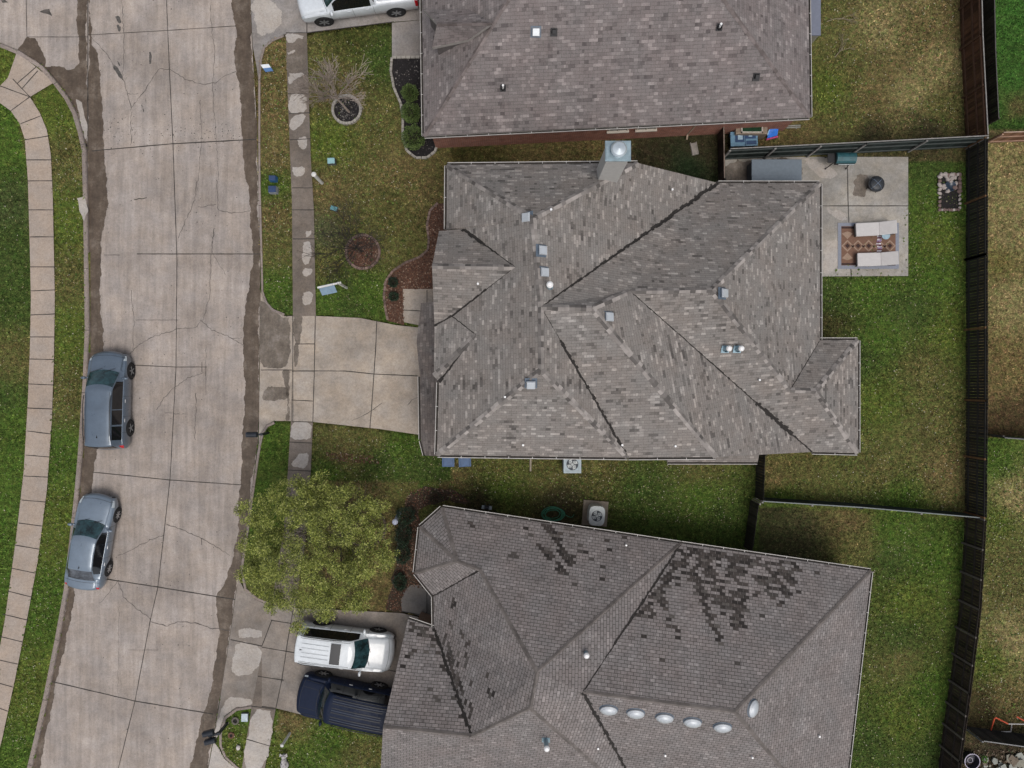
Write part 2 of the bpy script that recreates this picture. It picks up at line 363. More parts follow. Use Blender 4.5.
# ------------------------------------------------------------------ lawn colours: turf hue by zone, shade by fences and side yards painted in
def L(r, g, b): return (r, g, b)
GRN = L(.078, .126, .022); OLV = L(.130, .120, .042); TAN = L(.265, .215, .100); VIV = L(.050, .120, .022); BRN = L(.165, .128, .055); DGR = L(.062, .092, .022); YGR = L(.110, .138, .028)
DRK = L(.05, .042, .022)  # dark ground tint; carries painted shade along fences and between the houses
ZONES = [
 ([(-200, 90), (12, 90), (30, 180), (31, 320), (24, 480), (-20, 800), (-200, 900)], [(10, 140, GRN), (10, 240, DGR), (12, 300, DGR), (15, 360, OLV), (5, 400, DGR), (5, 480, GRN), (0, 560, GRN), (5, 215, L(.07, .09, .03)), (22, 420, GRN)]),
 ([(-200, -60), (18, 40), (18, 90), (-200, 90)], [(0, 60, YGR)]),
 ([(30, 60), (90, 60), (92, 350), (60, 640), (20, 900), (-40, 900), (20, 640), (50, 400), (52, 200), (35, 110)], [(60, 110, YGR), (65, 160, OLV), (65, 220, YGR), (70, 280, OLV), (68, 330, YGR), (65, 400, OLV), (60, 450, GRN), (50, 530, YGR), (40, 600, GRN), (25, 690, YGR), (10, 760, GRN)]),
 ([(250, 20), (292, 20), (292, 330), (255, 330)], [(272, 60, BRN), (270, 110, BRN), (275, 160, BRN), (272, 185, GRN), (272, 215, BRN), (275, 250, OLV), (275, 290, GRN), (285, 310, DGR)]),
 ([(290, 10), (450, 10), (450, 340), (290, 340)], [(350, 40, L(.075, .08, .022)), (325, 60, OLV), (380, 60, DGR), (340, 90, BRN), (380, 130, OLV), (330, 140, YGR), (400, 170, BRN), (330, 195, BRN), (400, 200, OLV), (360, 220, OLV), (325, 230, L(.1, .1, .05)), (420, 195, BRN), (395, 250, OLV), (330, 300, GRN), (370, 295, GRN), (320, 265, OLV), (350, 310, DGR)]),
 ([(250, 410), (450, 410), (450, 480), (250, 480)], [(268, 440, GRN), (330, 435, OLV), (370, 440, OLV), (340, 455, BRN), (400, 445, GRN), (380, 460, DGR), (430, 465, DGR), (330, 470, GRN)]),
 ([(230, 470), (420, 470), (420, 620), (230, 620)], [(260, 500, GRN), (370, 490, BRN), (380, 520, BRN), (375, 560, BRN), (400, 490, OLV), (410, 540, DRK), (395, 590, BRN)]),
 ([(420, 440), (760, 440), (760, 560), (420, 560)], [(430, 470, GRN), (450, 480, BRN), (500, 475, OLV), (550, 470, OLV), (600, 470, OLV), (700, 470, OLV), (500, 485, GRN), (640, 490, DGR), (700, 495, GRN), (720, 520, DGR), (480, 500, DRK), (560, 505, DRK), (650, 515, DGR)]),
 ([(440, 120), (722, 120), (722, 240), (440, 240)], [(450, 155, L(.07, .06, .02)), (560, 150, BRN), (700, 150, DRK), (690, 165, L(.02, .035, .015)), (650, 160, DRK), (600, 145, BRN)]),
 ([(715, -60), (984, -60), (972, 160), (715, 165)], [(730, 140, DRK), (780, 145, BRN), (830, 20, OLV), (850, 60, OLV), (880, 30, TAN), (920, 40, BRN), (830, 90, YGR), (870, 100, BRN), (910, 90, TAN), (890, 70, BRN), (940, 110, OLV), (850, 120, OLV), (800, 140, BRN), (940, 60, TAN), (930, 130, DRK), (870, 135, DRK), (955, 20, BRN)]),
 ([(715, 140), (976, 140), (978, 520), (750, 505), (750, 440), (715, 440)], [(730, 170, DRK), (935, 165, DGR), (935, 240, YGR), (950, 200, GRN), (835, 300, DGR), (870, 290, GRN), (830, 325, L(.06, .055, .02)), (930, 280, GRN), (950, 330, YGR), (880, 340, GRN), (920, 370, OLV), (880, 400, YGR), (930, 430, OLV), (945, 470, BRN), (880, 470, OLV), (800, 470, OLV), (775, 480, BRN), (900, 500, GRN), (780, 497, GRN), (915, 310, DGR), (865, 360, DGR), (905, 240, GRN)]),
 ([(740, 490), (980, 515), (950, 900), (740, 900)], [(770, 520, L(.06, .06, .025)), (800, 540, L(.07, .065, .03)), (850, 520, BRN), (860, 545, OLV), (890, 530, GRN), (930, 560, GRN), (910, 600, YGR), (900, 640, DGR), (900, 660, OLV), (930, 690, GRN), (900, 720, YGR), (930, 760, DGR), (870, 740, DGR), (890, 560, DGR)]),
 ([(980, -60), (1300, -60), (1300, 135), (980, 130)], [(1000, 30, VIV), (1010, 80, VIV), (1015, 110, L(.12, .09, .04)), (1000, 110, VIV), (1015, 10, VIV), (1018, 125, VIV)]),
 ([(970, 125), (1300, 125), (1300, 438), (970, 438)], [(1000, 180, TAN), (1010, 240, TAN), (1000, 260, L(.17, .14, .05)), (1010, 300, TAN), (1000, 360, L(.19, .14, .06)), (1015, 430, L(.09, .06, .03))]),
 ([(960, 438), (1300, 438), (1300, 1000), (930, 1000)], [(995, 460, GRN), (1015, 500, TAN), (1000, 520, YGR), (1010, 560, OLV), (990, 590, OLV), (1010, 640, TAN), (990, 660, YGR), (1010, 700, BRN), (985, 710, L(.06, .045, .02)), (1000, 750, L(.06, .045, .03))]),
 ([(210, 690), (280, 690), (270, 800), (200, 800)], [(240, 715, GRN), (238, 740, YGR), (240, 760, YGR)]),
 ([(258, 690), (420, 690), (420, 800), (240, 800)], [(290, 725, BRN), (300, 760, GRN), (330, 740, GRN), (360, 755, OLV), (350, 725, YGR), (285, 750, YGR)]),
]
def tints(X, Y):
    """lawn base colour at ground points X, Y (metres)"""
    px = 512 + X * F / CAM_H; py = 384 - Y * F / CAM_H
    out = np.tile(np.array(OLV), (len(X), 1)); done = np.zeros(len(X), bool)
    for poly, cps in ZONES:
        m = inpoly(px, py, poly) & ~done
        if not m.any(): continue
        done |= m
        a = np.array([(c[0], c[1]) for c in cps], float); col = np.array([c[2] for c in cps])
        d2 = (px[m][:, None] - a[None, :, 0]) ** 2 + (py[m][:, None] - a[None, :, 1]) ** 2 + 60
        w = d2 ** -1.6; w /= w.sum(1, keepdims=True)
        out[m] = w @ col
    return out
def G2(poly): return [(P(x, y).x, P(x, y).y) for x, y in poly]
hard = [G2(p) for p in (street_poly, APRON_TOP, APRON_MID, APRON_LOW, APRON_BOT)]
walks = [G2(p) for p in (sidewalk_left, sidewalk_right, WALK_MAIN, WALK_TOP, PORCH_LOW, PATIO)]
BED_TOP = [(392, 58), (391, 72), (394, 88), (401, 104), (403, 120), (403, 138), (407, 151), (416, 158), (427, 158), (435, 152), (438, 143), (446, 140), (446, 58)]
BED_MAIN = [(448, 203), (436, 204), (430, 212), (427, 226), (429, 240), (428, 250), (420, 257), (405, 263), (393, 271), (386, 281), (384, 296), (386, 312), (388, 321), (404, 325), (404, 289), (448, 289)]
BED_LOW = [(392, 585), (386, 600), (386, 609), (402, 612), (402, 598), (410, 586), (432, 590), (425, 560), (418, 510), (445, 500), (470, 502), (455, 490), (425, 487), (408, 492), (402, 510), (398, 540), (396, 565)]
RINGS = [(347, 110, 14.0), (363, 252, 17.0), (366, 527, 20.0)]
beds = [G2(p) for p in (BED_TOP, BED_MAIN, BED_LOW)]

# ---- ground sheet
def ground():
    st = 0.16
    xs = np.concatenate([np.linspace(-220, -32, 20), np.arange(-30, 30.01, st), np.linspace(32, 220, 20)])
    ys = np.concatenate([np.linspace(-220, -26, 20), np.arange(-24, 24.01, st), np.linspace(26, 220, 20)])
    X, Y = np.meshgrid(xs, ys); x, y = X.ravel(), Y.ravel(); n = len(x)
    z = rng.normal(0, 0.004, n) + 0.02 * np.sin(x * .9) * np.sin(y * 1.1 + 1) - 0.015
    for p in hard: z[inpoly(x, y, p)] = -0.34
    for p in walks: z[inpoly(x, y, p)] = -0.08
    v = np.stack([x, y, z], 1)
    nx, ny = len(xs), len(ys); i = np.arange(nx * ny).reshape(ny, nx)
    q = np.stack([i[:-1, :-1], i[:-1, 1:], i[1:, 1:], i[1:, :-1]], -1).reshape(-1, 4)
    me = bpy.data.meshes.new('ground'); me.vertices.add(n); me.vertices.foreach_set('co', v.ravel())
    me.loops.add(q.size); me.loops.foreach_set('vertex_index', q.ravel().astype(np.int32))
    me.polygons.add(len(q)); me.polygons.foreach_set('loop_start', np.arange(0, q.size, 4, dtype=np.int32)); me.update(calc_edges=True)
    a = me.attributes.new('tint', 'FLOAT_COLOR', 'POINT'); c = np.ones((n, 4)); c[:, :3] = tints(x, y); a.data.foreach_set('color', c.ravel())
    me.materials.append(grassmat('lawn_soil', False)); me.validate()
    o = bpy.data.objects.new('ground', me); C.objects.link(o); o['kind'] = 'structure'
ground()

def blades(name, n, label, cat):
    x = rng.uniform(-28, 28, n); y = rng.uniform(-21.5, 21.5, n); k = np.ones(n, bool)
    for p in hard + walks + beds: k &= ~inpoly(x, y, p)
    for cx, cy, r in RINGS:
        g = G(cx, cy); k &= (x - g.x) ** 2 + (y - g.y) ** 2 > (r / 20) ** 2
    for hp in ([(460, 190), (700, 190), (810, 190), (810, 350), (850, 350), (850, 440), (430, 440), (440, 240)], [(435, 140), (800, 110), (800, -80), (435, -80)], [(440, 515), (865, 575), (840, 800), (390, 800), (420, 560)]):
        k &= ~inpoly(x, y, G2(hp))
    x, y = x[k], y[k]; n = len(x)
    t = tints(x, y)
    th = rng.uniform(0, 6.283, n); h = rng.uniform(.03, .10, n); w = rng.uniform(.012, .034, n); ln = rng.uniform(.02, .12, n); ph = rng.uniform(0, 6.283, n)
    v = np.zeros((n, 3, 3)); z0 = -0.02
    v[:, 0] = np.stack([x - np.cos(th) * w, y - np.sin(th) * w, np.full(n, z0)], 1)
    v[:, 1] = np.stack([x + np.cos(th) * w, y + np.sin(th) * w, np.full(n, z0)], 1)
    v[:, 2] = np.stack([x + np.cos(ph) * ln, y + np.sin(ph) * ln, z0 + h], 1)
    me = bpy.data.meshes.new(name); me.vertices.add(3 * n); me.vertices.foreach_set('co', v.ravel())
    me.loops.add(3 * n); me.loops.foreach_set('vertex_index', np.arange(3 * n, dtype=np.int32))
    me.polygons.add(n); me.polygons.foreach_set('loop_start', np.arange(0, 3 * n, 3, dtype=np.int32)); me.update(calc_edges=True)
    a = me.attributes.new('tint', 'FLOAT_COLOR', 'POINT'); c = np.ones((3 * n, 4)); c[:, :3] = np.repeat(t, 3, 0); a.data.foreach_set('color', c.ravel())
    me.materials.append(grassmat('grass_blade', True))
    o = bpy.data.objects.new(name, me); C.objects.link(o); tag(o, label, cat, kind='stuff')
blades('grass', 420000, 'short patchy green and straw grass of the lawns', 'grass')

def quads(name, regions, cols, size, label, cat, z=0.02, tilt=0.4):
    """loose flat flakes (leaves, chips) scattered in polygons: regions = [(polygon, count)]"""
    vs = []
    for poly, n in regions:
        a = np.array(poly); lo, hi = a.min(0), a.max(0)
        x = rng.uniform(lo[0], hi[0], n * 3); y = rng.uniform(lo[1], hi[1], n * 3); m = inpoly(x, y, poly); x, y = x[m][:n], y[m][:n]
        vs.append(np.stack([x, y], 1))
    p = np.concatenate(vs); n = len(p)
    th = rng.uniform(0, 6.28, n); s = rng.uniform(size[0], size[1], n); r = rng.uniform(.35, .9, n); tz = rng.uniform(-tilt, tilt, (n, 2))
    u = np.stack([np.cos(th), np.sin(th), tz[:, 0]], 1) * s[:, None] / 2; w = np.stack([-np.sin(th), np.cos(th), tz[:, 1]], 1) * (s * r)[:, None] / 2
    c = np.stack([p[:, 0], p[:, 1], z + rng.uniform(0, .03, n)], 1)
    v = np.stack([c - u, c - w, c + u, c + w], 1)
    me = bpy.data.meshes.new(name); me.vertices.add(4 * n); me.vertices.foreach_set('co', v.ravel())
    me.loops.add(4 * n); me.loops.foreach_set('vertex_index', np.arange(4 * n, dtype=np.int32))
    me.polygons.add(n); me.polygons.foreach_set('loop_start', np.arange(0, 4 * n, 4, dtype=np.int32)); me.update(calc_edges=True)
    me.materials.append(leafy(name + '_mat', cols, 0.8))
    o = bpy.data.objects.new(name, me); C.objects.link(o); tag(o, label, cat, kind='stuff'); return o
lawn_regs = [(G2([(-60, 120), (28, 120), (28, 460), (-10, 760), (-60, 760)]), 500), (G2([(56, 100), (86, 150), (86, 340), (60, 590), (20, 768), (5, 740), (48, 490), (55, 300)]), 700),
             (G2([(262, 45), (286, 40), (292, 310), (265, 290)]), 300), (G2([(312, 40), (388, 40), (400, 160), (425, 200), (380, 320), (318, 310)]), 700), (G2([(316, 426), (420, 440), (620, 462), (740, 470), (740, 530), (470, 500), (400, 500), (320, 480)]), 900),
             (G2([(822, 280), (960, 160), (962, 515), (770, 495), (862, 450)]), 900), (G2([(872, 520), (960, 525), (925, 768), (852, 768)]), 500), (G2([(272, 715), (380, 735), (380, 790), (260, 790)]), 260), (G2([(225, 715), (250, 712), (240, 768), (222, 750)]), 60), (G2([(990, 450), (1030, 450), (1030, 720), (975, 720)]), 500), (G2([(815, 0), (955, 0), (958, 130), (830, 130)]), 500)]
quads('fallen_leaves', lawn_regs, [(.25, .2, .1), (.42, .38, .28), (.16, .12, .05), (.5, .47, .38), (.3, .24, .1)], (.03, .075), 'pale dead leaves fallen over the lawns', 'leaves', z=.035)
wr_ = [(p_, int(c_ * 1.1)) for p_, c_ in lawn_regs]
quads('weeds', wr_, [(.04, .08, .012), (.09, .15, .025), (.16, .22, .05), (.05, .06, .02), (.20, .24, .07)], (.05, .13), 'broad-leaved weeds dotted through the lawns', 'weeds', z=.03, tilt=.9)
# mulch beds
def sheet(name, poly, z, mat, kind='structure', amp=0.0, **k):
    mb = MB(); flatpoly(mb, ragged(G2(poly), amp, .25) if amp else G2(poly), z); o = mb.build(name, mat); o['kind'] = kind; return o
soilB = plain('black_mulch', (.012, .010, .011), .95, var=.5, scale=18)
soilR = plain('brown_mulch', (.085, .045, .030), .95, var=.5, scale=14)
soilD = plain('bed_soil', (.045, .032, .020), .95, var=.5, scale=10)
sheet('planting_bed', BED_TOP, .018, soilB); sheet('planting_bed', BED_MAIN, .018, soilR); sheet('planting_bed', BED_LOW, .018, soilD, amp=.12)
def circ(cx, cy, r, n=28): g = G(cx, cy); return [(g.x + r * math.cos(2 * math.pi * k / n), g.y + r * math.sin(2 * math.pi * k / n)) for k in range(n)]
for (cx, cy, r), m in zip(RINGS, (soilB, soilR, soilR)):
    mb = MB(); flatpoly(mb, circ(cx, cy, r / 20 - .05), .02); mb.build('planting_bed', m)['kind'] = 'structure'
quads('black_mulch', [(beds[0], 1500), (circ(*RINGS[0][:2], .55), 500)], [(.008, .007, .008), (.02, .018, .02), (.035, .03, .03), (.012, .01, .012), (.28, .26, .24)], (.04, .1), 'black bark mulch in the beds by the upper house', 'mulch')
quads('brown_mulch', [(beds[1], 3200), (circ(*RINGS[1][:2], .72), 1100), (beds[2], 2300), (circ(*RINGS[2][:2], .9), 700), (G2([(325, 452), (375, 456), (380, 464), (330, 461)]), 260)],
      [(.04, .018, .012), (.10, .045, .026), (.17, .08, .05), (.07, .03, .02), (.32, .23, .17)], (.04, .11), 'reddish brown bark and leaf litter in the beds', 'mulch')

# ------------------------------------------------------------------ paving
M_street = concrete('street_concrete', (.348, .303, .270), .23, streak=.17, spots=.4)
M_joint = plain('joint', (.045, .04, .036), .95, var=.3)
M_crack = plain('crack', (.085, .075, .068), .95, var=.5, scale=3)
M_wet = wetmat('wet_dirt', (.060, .042, .030), (.095, .070, .050), (.150, .120, .095))
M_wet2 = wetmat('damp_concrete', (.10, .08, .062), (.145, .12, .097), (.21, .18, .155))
M_grey = plain('grey_stain', (.16, .15, .14), .8, var=.3, scale=3)
M_walk = concrete('sidewalk_concrete', (.36, .30, .25), .14, (1.05, .97, .9), spots=.2)
M_walkR = concrete('sidewalk_stained', (.185, .155, .13), .36, spots=.4)
M_drive = concrete('drive_concrete', (.365, .318, .27), .28, (1.05, .97, .88), spots=.55)
M_driveL = concrete('drive_old', (.25, .22, .192), .32, (1.04, .97, .92), spots=.5)
M_driveT = concrete('drive_top', (.26, .24, .225), .34, spots=.4)
M_patio = concrete('patio_concrete', (.325, .305, .275), .3, (1.05, .99, .9), spots=.3)
M_light = concrete('dry_concrete', (.40, .365, .33), .16, spots=.25)
M_kerb = concrete('kerb_concrete', (.27, .225, .20), .2, spots=.3)
def S2(l): return [(P(x, y, STREET_Z).x, P(x, y, STREET_Z).y) for x, y in l]
mb = MB(); Z = STREET_Z
flatpoly(mb, S2([(-400, -400), (-400, 43), (-60, 43)] + KERB_L + [(-60, 1200), (100, 1200)] + KERB_R[::-1] + [(249, -400)]), Z, 0)
wet = [
 [(88, -20), (92, 30), (91, 45), (97, 55), (100, 75), (101, 100), (104, 120), (105, 140), (104, 155), (107, 185), (107, 205), (104, 218), (102, 235), (101, 280), (101, 320), (103, 345), (102, 380), (96, 460), (92, 480), (85, 530), (76, 580), (70, 620), (60, 665), (54, 700), (46, 735), (38, 770), (22, 775), (38, 740), (47, 700), (59, 640), (68, 590), (78, 500), (82, 455), (87, 380), (89, 330), (88, 250), (87, 190), (86, 150), (88, 130), (89, 60)],
 [(231, -20), (233, 12), (237, 30), (235, 60), (238, 85), (241, 110), (241, 135), (245, 165), (249, 190), (251, 230), (252, 265), (249, 290), (245, 310), (244, 345), (242, 365), (245, 385), (243, 420), (243, 455), (240, 490), (237, 530), (233, 560), (225, 582), (217, 597), (219, 630), (215, 660), (210, 690), (204, 715), (196, 745), (190, 770), (208, 770), (220, 696), (230, 633), (236, 591), (246, 530), (258, 440), (260, 300), (258, 180), (253, 60), (250, 0), (249, -20)],
 [(78, -20), (77, 20), (80, 35), (79, 62), (74, 68), (68, 70), (60, 66), (46, 66), (45, 55), (40, 43), (35, 38), (27, 37), (22, 44), (19, 50), (42, 65), (57, 82), (68, 97), (76, 112), (82, 132), (87, 150), (87, -20)],
]
for w in wet: flatpoly(mb, ragged(S2(w), .085, .07), Z + .004, 1)
for w in ([(40, 10), (50, 8), (53, 17), (44, 16), (38, 12)], [(0, 0), (5, -2), (9, 3), (2, 4)]): flatpoly(mb, ragged(S2(w), .1, .12), Z + .004, 3)
# dark gutter line and dry kerb-side slivers
for w in ([(76, 99), (82, 102), (87, 125), (86, 138), (83, 140), (80, 120)], [(79, 199), (86, 198), (90, 212), (86, 222), (82, 212)]): flatpoly(mb, ragged(S2(w), .05, .12), Z + .16 if w[0][1] == 199 else Z + .008, 4)
def ln(pts, w, mat, z=None, jit=0, wj=0, st=.25): strip(mb, resample(S2(pts), st), w, (Z + .009 if z is None else z), mat, jit, wj)
for l, w in ([((88, -10), (88, 60), (88, 151)), .05], [((88, 35), (160, 31), (236, 26)), .035], [((92, 151), (170, 144), (262, 139)), .06], [((137, 254), (175, 254), (262, 254)), .05], [((104, 255), (120, 255)), .03], [((131, 365), (176, 367), (207, 367)), .04],
             [((92, 472), (170, 480), (243, 485)), .045], [((106, 579), (158, 587), (238, 600)), .055], [((50, 681), (135, 701), (213, 714)), .05], [((136, 320), (178, 320)), .02], [((26, -10), (27, 37)), .035], [((27, 37), (60, 37), (88, 37)), .035],
             [((166, -10), (170, 80), (173, 144), (177, 260), (176, 370), (170, 480), (158, 587), (150, 622), (135, 701), (118, 770)), .04], [((245, 598), (236, 600)), .05], [((128, 650), (158, 650)), .015], [((206, 365), (206, 395)), .02], [((202, 362), (202, 372)), .03]):
    ln(l, w * .85, 2, jit=.004, wj=.25)
for l, w in ([((92, 38), (105, 52), (116, 68), (124, 80), (131, 108), (131, 145)), .03], [((122, 0), (124, 35), (124, 60), (122, 80)), .025], [((131, 108), (140, 97), (152, 80), (160, 68), (172, 70), (185, 79), (205, 85), (218, 82), (226, 75), (236, 72)), .03],
             [((128, 94), (138, 94)), .02], [((210, 5), (212, 35), (215, 50), (213, 82)), .02], [((213, 82), (214, 110), (217, 145), (219, 180)), .02], [((200, 100), (202, 130), (200, 160), (196, 195)), .02], [((196, 180), (195, 200), (178, 238)), .03], [((217, 180), (218, 210), (232, 213), (250, 211)), .03], [((198, 207), (216, 205)), .03],
             [((214, 228), (212, 252)), .05], [((212, 252), (226, 275)), .02], [((211, 255), (210, 295), (203, 320), (195, 328), (178, 329)), .025], [((200, 320), (212, 330), (232, 338), (243, 345)), .03], [((178, 329), (155, 336), (138, 345), (130, 354)), .03], [((242, 338), (232, 338)), .02], [((131, 290), (134, 320), (133, 350)), .02],
             [((157, 410), (164, 398), (174, 388), (188, 378), (204, 373)), .03], [((196, 393), (195, 440)), .03], [((165, 413), (186, 414)), .02], [((118, 556), (135, 548), (150, 540), (164, 535)), .03], [((166, 524), (185, 531), (205, 540), (218, 548), (230, 555)), .03], [((201, 538), (201, 545)), .03],
             [((118, 581), (124, 597), (134, 607), (146, 615), (151, 619)), .03], [((151, 622), (167, 626), (178, 622), (195, 623), (210, 628), (230, 630)), .035], [((119, 580), (100, 603)), .02], [((134, 199), (147, 198)), .05], [((206, 345), (206, 380)), .015], [((119, 600), (118, 700)), .01]):
    ln(l, w * .8, 3, jit=.035, wj=.5, st=.12)
for w in ([(113, 66), (116, 66), (123, 77), (121, 79)], [(115, 17), (119, 16), (122, 23), (119, 24)], [(117, 24), (121, 29), (119, 32)], [(117, 60), (121, 65), (119, 67)], [(141, 103), (145, 111), (143, 113)], [(149, 52), (151, 53), (151, 64), (149, 64)], [(145, 98), (147, 102), (145, 102)]): flatpoly(mb, ragged(softpoly(S2(w), 1), .045, .06), Z + .013, 5)
# speckled grime beside the heavy joint, small pocks everywhere
for _ in range(420):
    if random.random() < .4: x, y = random.uniform(100, 245), random.gauss(134, 9)
    else: x, y = random.uniform(100, 245), random.uniform(0, 768)
    p = P(x, y, Z); s = random.uniform(.008, .034)
    mb.face([p + Vector((math.cos(a) * s * random.uniform(.6, 1.3), math.sin(a) * s, .008)) for a in (0, 1.2, 2.5, 3.8, 5)], 3)
street = mb.build('street', [M_street, M_wet, M_joint, M_crack, M_light, plain('tyre_mark', (.085, .078, .072), .9, var=.5, scale=8)])
street['kind'] = 'structure'

def pave(name, poly, z, mats, joints=(), patches=(), cracks=(), zf=None):
    """paving sheet + its joints (mat 1), patches [(poly, mat, amp)], cracks (mat 2)"""
    mb = MB(); f = zf if zf else z
    if zf:   # sloped: cut into cells so that the sheet can bend
        flatpoly(mb, G2(poly), f)
    else: flatpoly(mb, G2(poly), z)
    g = lambda d: (lambda p: f(p) + d) if zf else z + d
    for q, m, amp in patches: flatpoly(mb, ragged(softpoly(G2(q), 1), amp + .055, .06), g(.005), m)
    for l in joints: strip(mb, resample(G2(l), .3), .04, g(.009), 1, .004, .25)
    for l in cracks: strip(mb, resample(G2(l), .12), .025, g(.009), 2, .03, .5)
    o = mb.build(name, mats); o['kind'] = 'structure'; return o
jl = []
for (a, b) in (((0, 86), (30, 97)), ((11, 111), (30, 97)), ((17, 84), (41, 63)), ((22, 89), (38, 71)), ((13, 79), (30, 97))): jl.append((a, b))
ya = [(20.5, 124, 41, 116), (25, 140, 49, 136), (26.5, 160, 52, 160), (28, 181, 53, 181), (29, 210, 54, 210), (30, 237, 54.5, 237), (30.5, 267, 55, 267), (31, 291, 55, 290), (31, 315, 55, 314), (30.5, 337, 54.5, 337), (30, 359, 54, 359.5), (29, 384, 53.5, 385), (28, 408, 53, 409), (27.5, 431, 52, 434), (26, 455, 49.5, 457), (24, 476, 48, 477), (22, 500, 46, 502), (19, 523, 42, 526), (15, 545, 39, 549), (11.5, 568, 35, 573), (8, 591, 32, 597), (3, 614, 28, 620), (-1, 636, 23, 642), (-5, 659, 18, 664), (-8, 681, 13, 687), (-12, 704, 8, 711)]
for a, b, c, d in ya: jl.append(((a, b), (c, d)))
def mine(q): return [(P(*c).x, P(*c).y) for c in q]
pave('sidewalk', sidewalk_left, .012, [M_walk, M_joint, M_crack, M_grey], jl)
jl = [((r[0], y), (s[0], y + dy)) for y, r, s, dy in ((94, (288,), (309,), 0), (114, (289,), (310,), -1), (140, (290,), (311,), -1), (239, (293,), (315,), 0), (210, (292,), (314,), 0), (188, (292,), (313,), 0), (442, (290,), (312,), 1), (470, (288,), (311,), 1), (500, (286,), (309,), 1), (739, (247,), (271,), 7), (706, (252,), (276,), 3))]
LP = [[(286, 34), (306, 34), (303, 41), (298, 39), (294, 43), (287, 42)], [(288, 53), (295, 50), (295, 52), (289, 54)], [(287, 75), (302, 73), (304, 75), (294, 80), (290, 86), (287, 84)], [(289, 94), (306, 94), (307, 112), (289, 113)], [(291, 117), (306, 115), (301, 124), (294, 130), (291, 128)], [(298, 138), (307, 138), (307, 147), (302, 150), (298, 146)], [(290, 168), (305, 166), (306, 175), (294, 178)],
      [(302, 243), (311, 242), (310, 262), (305, 266), (302, 262)], [(306, 232), (312, 231), (309, 238), (305, 238)], [(303, 268), (314, 268), (312, 275), (306, 278), (302, 274)], [(302, 294), (313, 293), (311, 303), (304, 306)], [(291, 422), (312, 422), (311, 441), (290, 441)], [(300, 455), (309, 452), (307, 468), (290, 466)]]
pave('sidewalk', sidewalk_right, .020, [M_walkR, M_joint, M_crack, M_light, M_wet2], jl, [(q, 3, .025) for q in LP] + [([(252, 708), (276, 710), (266, 768), (243, 768)], 3, .02), ([(290, 45), (305, 50), (307, 90), (290, 92)][:0] or [(287, 56), (306, 54), (307, 70), (288, 72)], 4, .04)])
def zx(x0, x1, lo=-.105, hi=.016):
    return lambda p: lo + (hi - lo) * max(0, min(1, ((p[0] * 20 + 512) - x0) / (x1 - x0)))
def apron_sheet(name, poly, xa, xb, mats, joints, patches, cracks):
    """driveway: apron quads rise from the street to the walk, the rest is level; built as a fine grid cut to the outline"""
    z = zx(xa, xb)
    return pave(name, poly, .016, mats, joints, patches, cracks, zf=z)
# each drive is split at the inner edge of the walk so that the sloped apron and the level slab meet in one line
def cut(poly, x, left):
    out = []; n = len(poly)
    for i in range(n):
        a, b = poly[i], poly[(i + 1) % n]; ia = (a[0] <= x) == left; ib = (b[0] <= x) == left
        if ia: out.append(a)
        if ia != ib: t = (x - a[0]) / (b[0] - a[0]); out.append((x, a[1] + t * (b[1] - a[1])))
    return out
mats = [M_driveT, M_joint, M_crack, M_light, M_wet2]
pave('driveway', cut(APRON_TOP, 286, True), 0, mats, [], [([(252, 2), (270, -3), (282, 8), (284, 24), (270, 33), (258, 40), (254, 22)], 3, .12)], zf=zx(250, 286))
pave('driveway', cut(APRON_TOP, 286, False), .016, mats, [((307, -20), (307, 33)), ((286, 33), (307, 33), (394, 22))], [])
mats = [M_drive, M_joint, M_crack, M_light, M_wet2]
pave('driveway', cut(APRON_MID, 292, True), 0, mats, [((260, 370), (292, 370))], [([(259, 300), (268, 306), (280, 316), (291, 318), (290, 368), (276, 369), (260, 367)], 4, .04), ([(262, 388), (286, 386), (288, 398), (270, 400), (262, 399)], 4, .05), ([(283, 370), (291, 370), (290, 420), (286, 420), (288, 400)], 4, .04)], zf=zx(258, 292))
pave('driveway', cut(APRON_MID, 292, False), .024, mats, [((315.5, 316), (314.5, 370), (313, 422)), ((377, 320), (376, 345), (373, 390), (370, 428)), ((295, 344), (315, 344)), ((292, 371), (345, 371), (374, 374), (418, 376)), ((293, 316), (293, 421)), ((292, 400), (313, 401)), ((292, 421.5), (313, 422))],
     [([(293, 317), (303, 317), (300, 342), (297, 366), (293, 368)], 4, .05)], [((352, 421), (365, 415), (382, 403)), ((407, 405), (412, 400), (421, 397))])
pave('path', WALK_MAIN, .02, mats, [((403, 310), (421, 311)), ((427, 290), (427, 310))])
pave('path', WALK_TOP, .02, [M_driveT, M_joint, M_crack], [((392, 57.5), (421, 57.5))])
mats = [M_driveL, M_joint, M_crack, M_light, M_wet2]
pave('driveway', cut(APRON_LOW, 262, True), 0, mats, [((230, 640), (262, 646))], [([(237, 632), (246, 628), (262, 631), (262, 638), (238, 640)], 3, .04), ([(235, 642), (262, 648), (260, 668), (250, 676), (231, 677), (232, 655)], 3, .05), ([(224, 699), (232, 696), (250, 698), (252, 704), (236, 707), (224, 716), (217, 735), (214, 740), (220, 712)], 3, .04)], zf=zx(212, 262))
pave('driveway', cut(APRON_LOW, 262, False), .024, mats, [((294, 606), (288, 640), (282, 680), (276, 708)), ((271, 620), (290, 623), (312, 632)), ((262, 647), (310, 655), (400, 672)), ((258, 676), (284, 680)), ((272, 620), (262, 646)), ((262, 706), (276, 708))],
     [([(300, 612), (340, 612), (330, 624), (305, 622)], 4, .12)], [((300, 612), (298, 626)), ((308, 660), (313, 670)), ((300, 684), (306, 692))])
pave('driveway', cut(APRON_BOT, 252, True), 0, [M_light, M_joint, M_crack], [], zf=zx(180, 252))
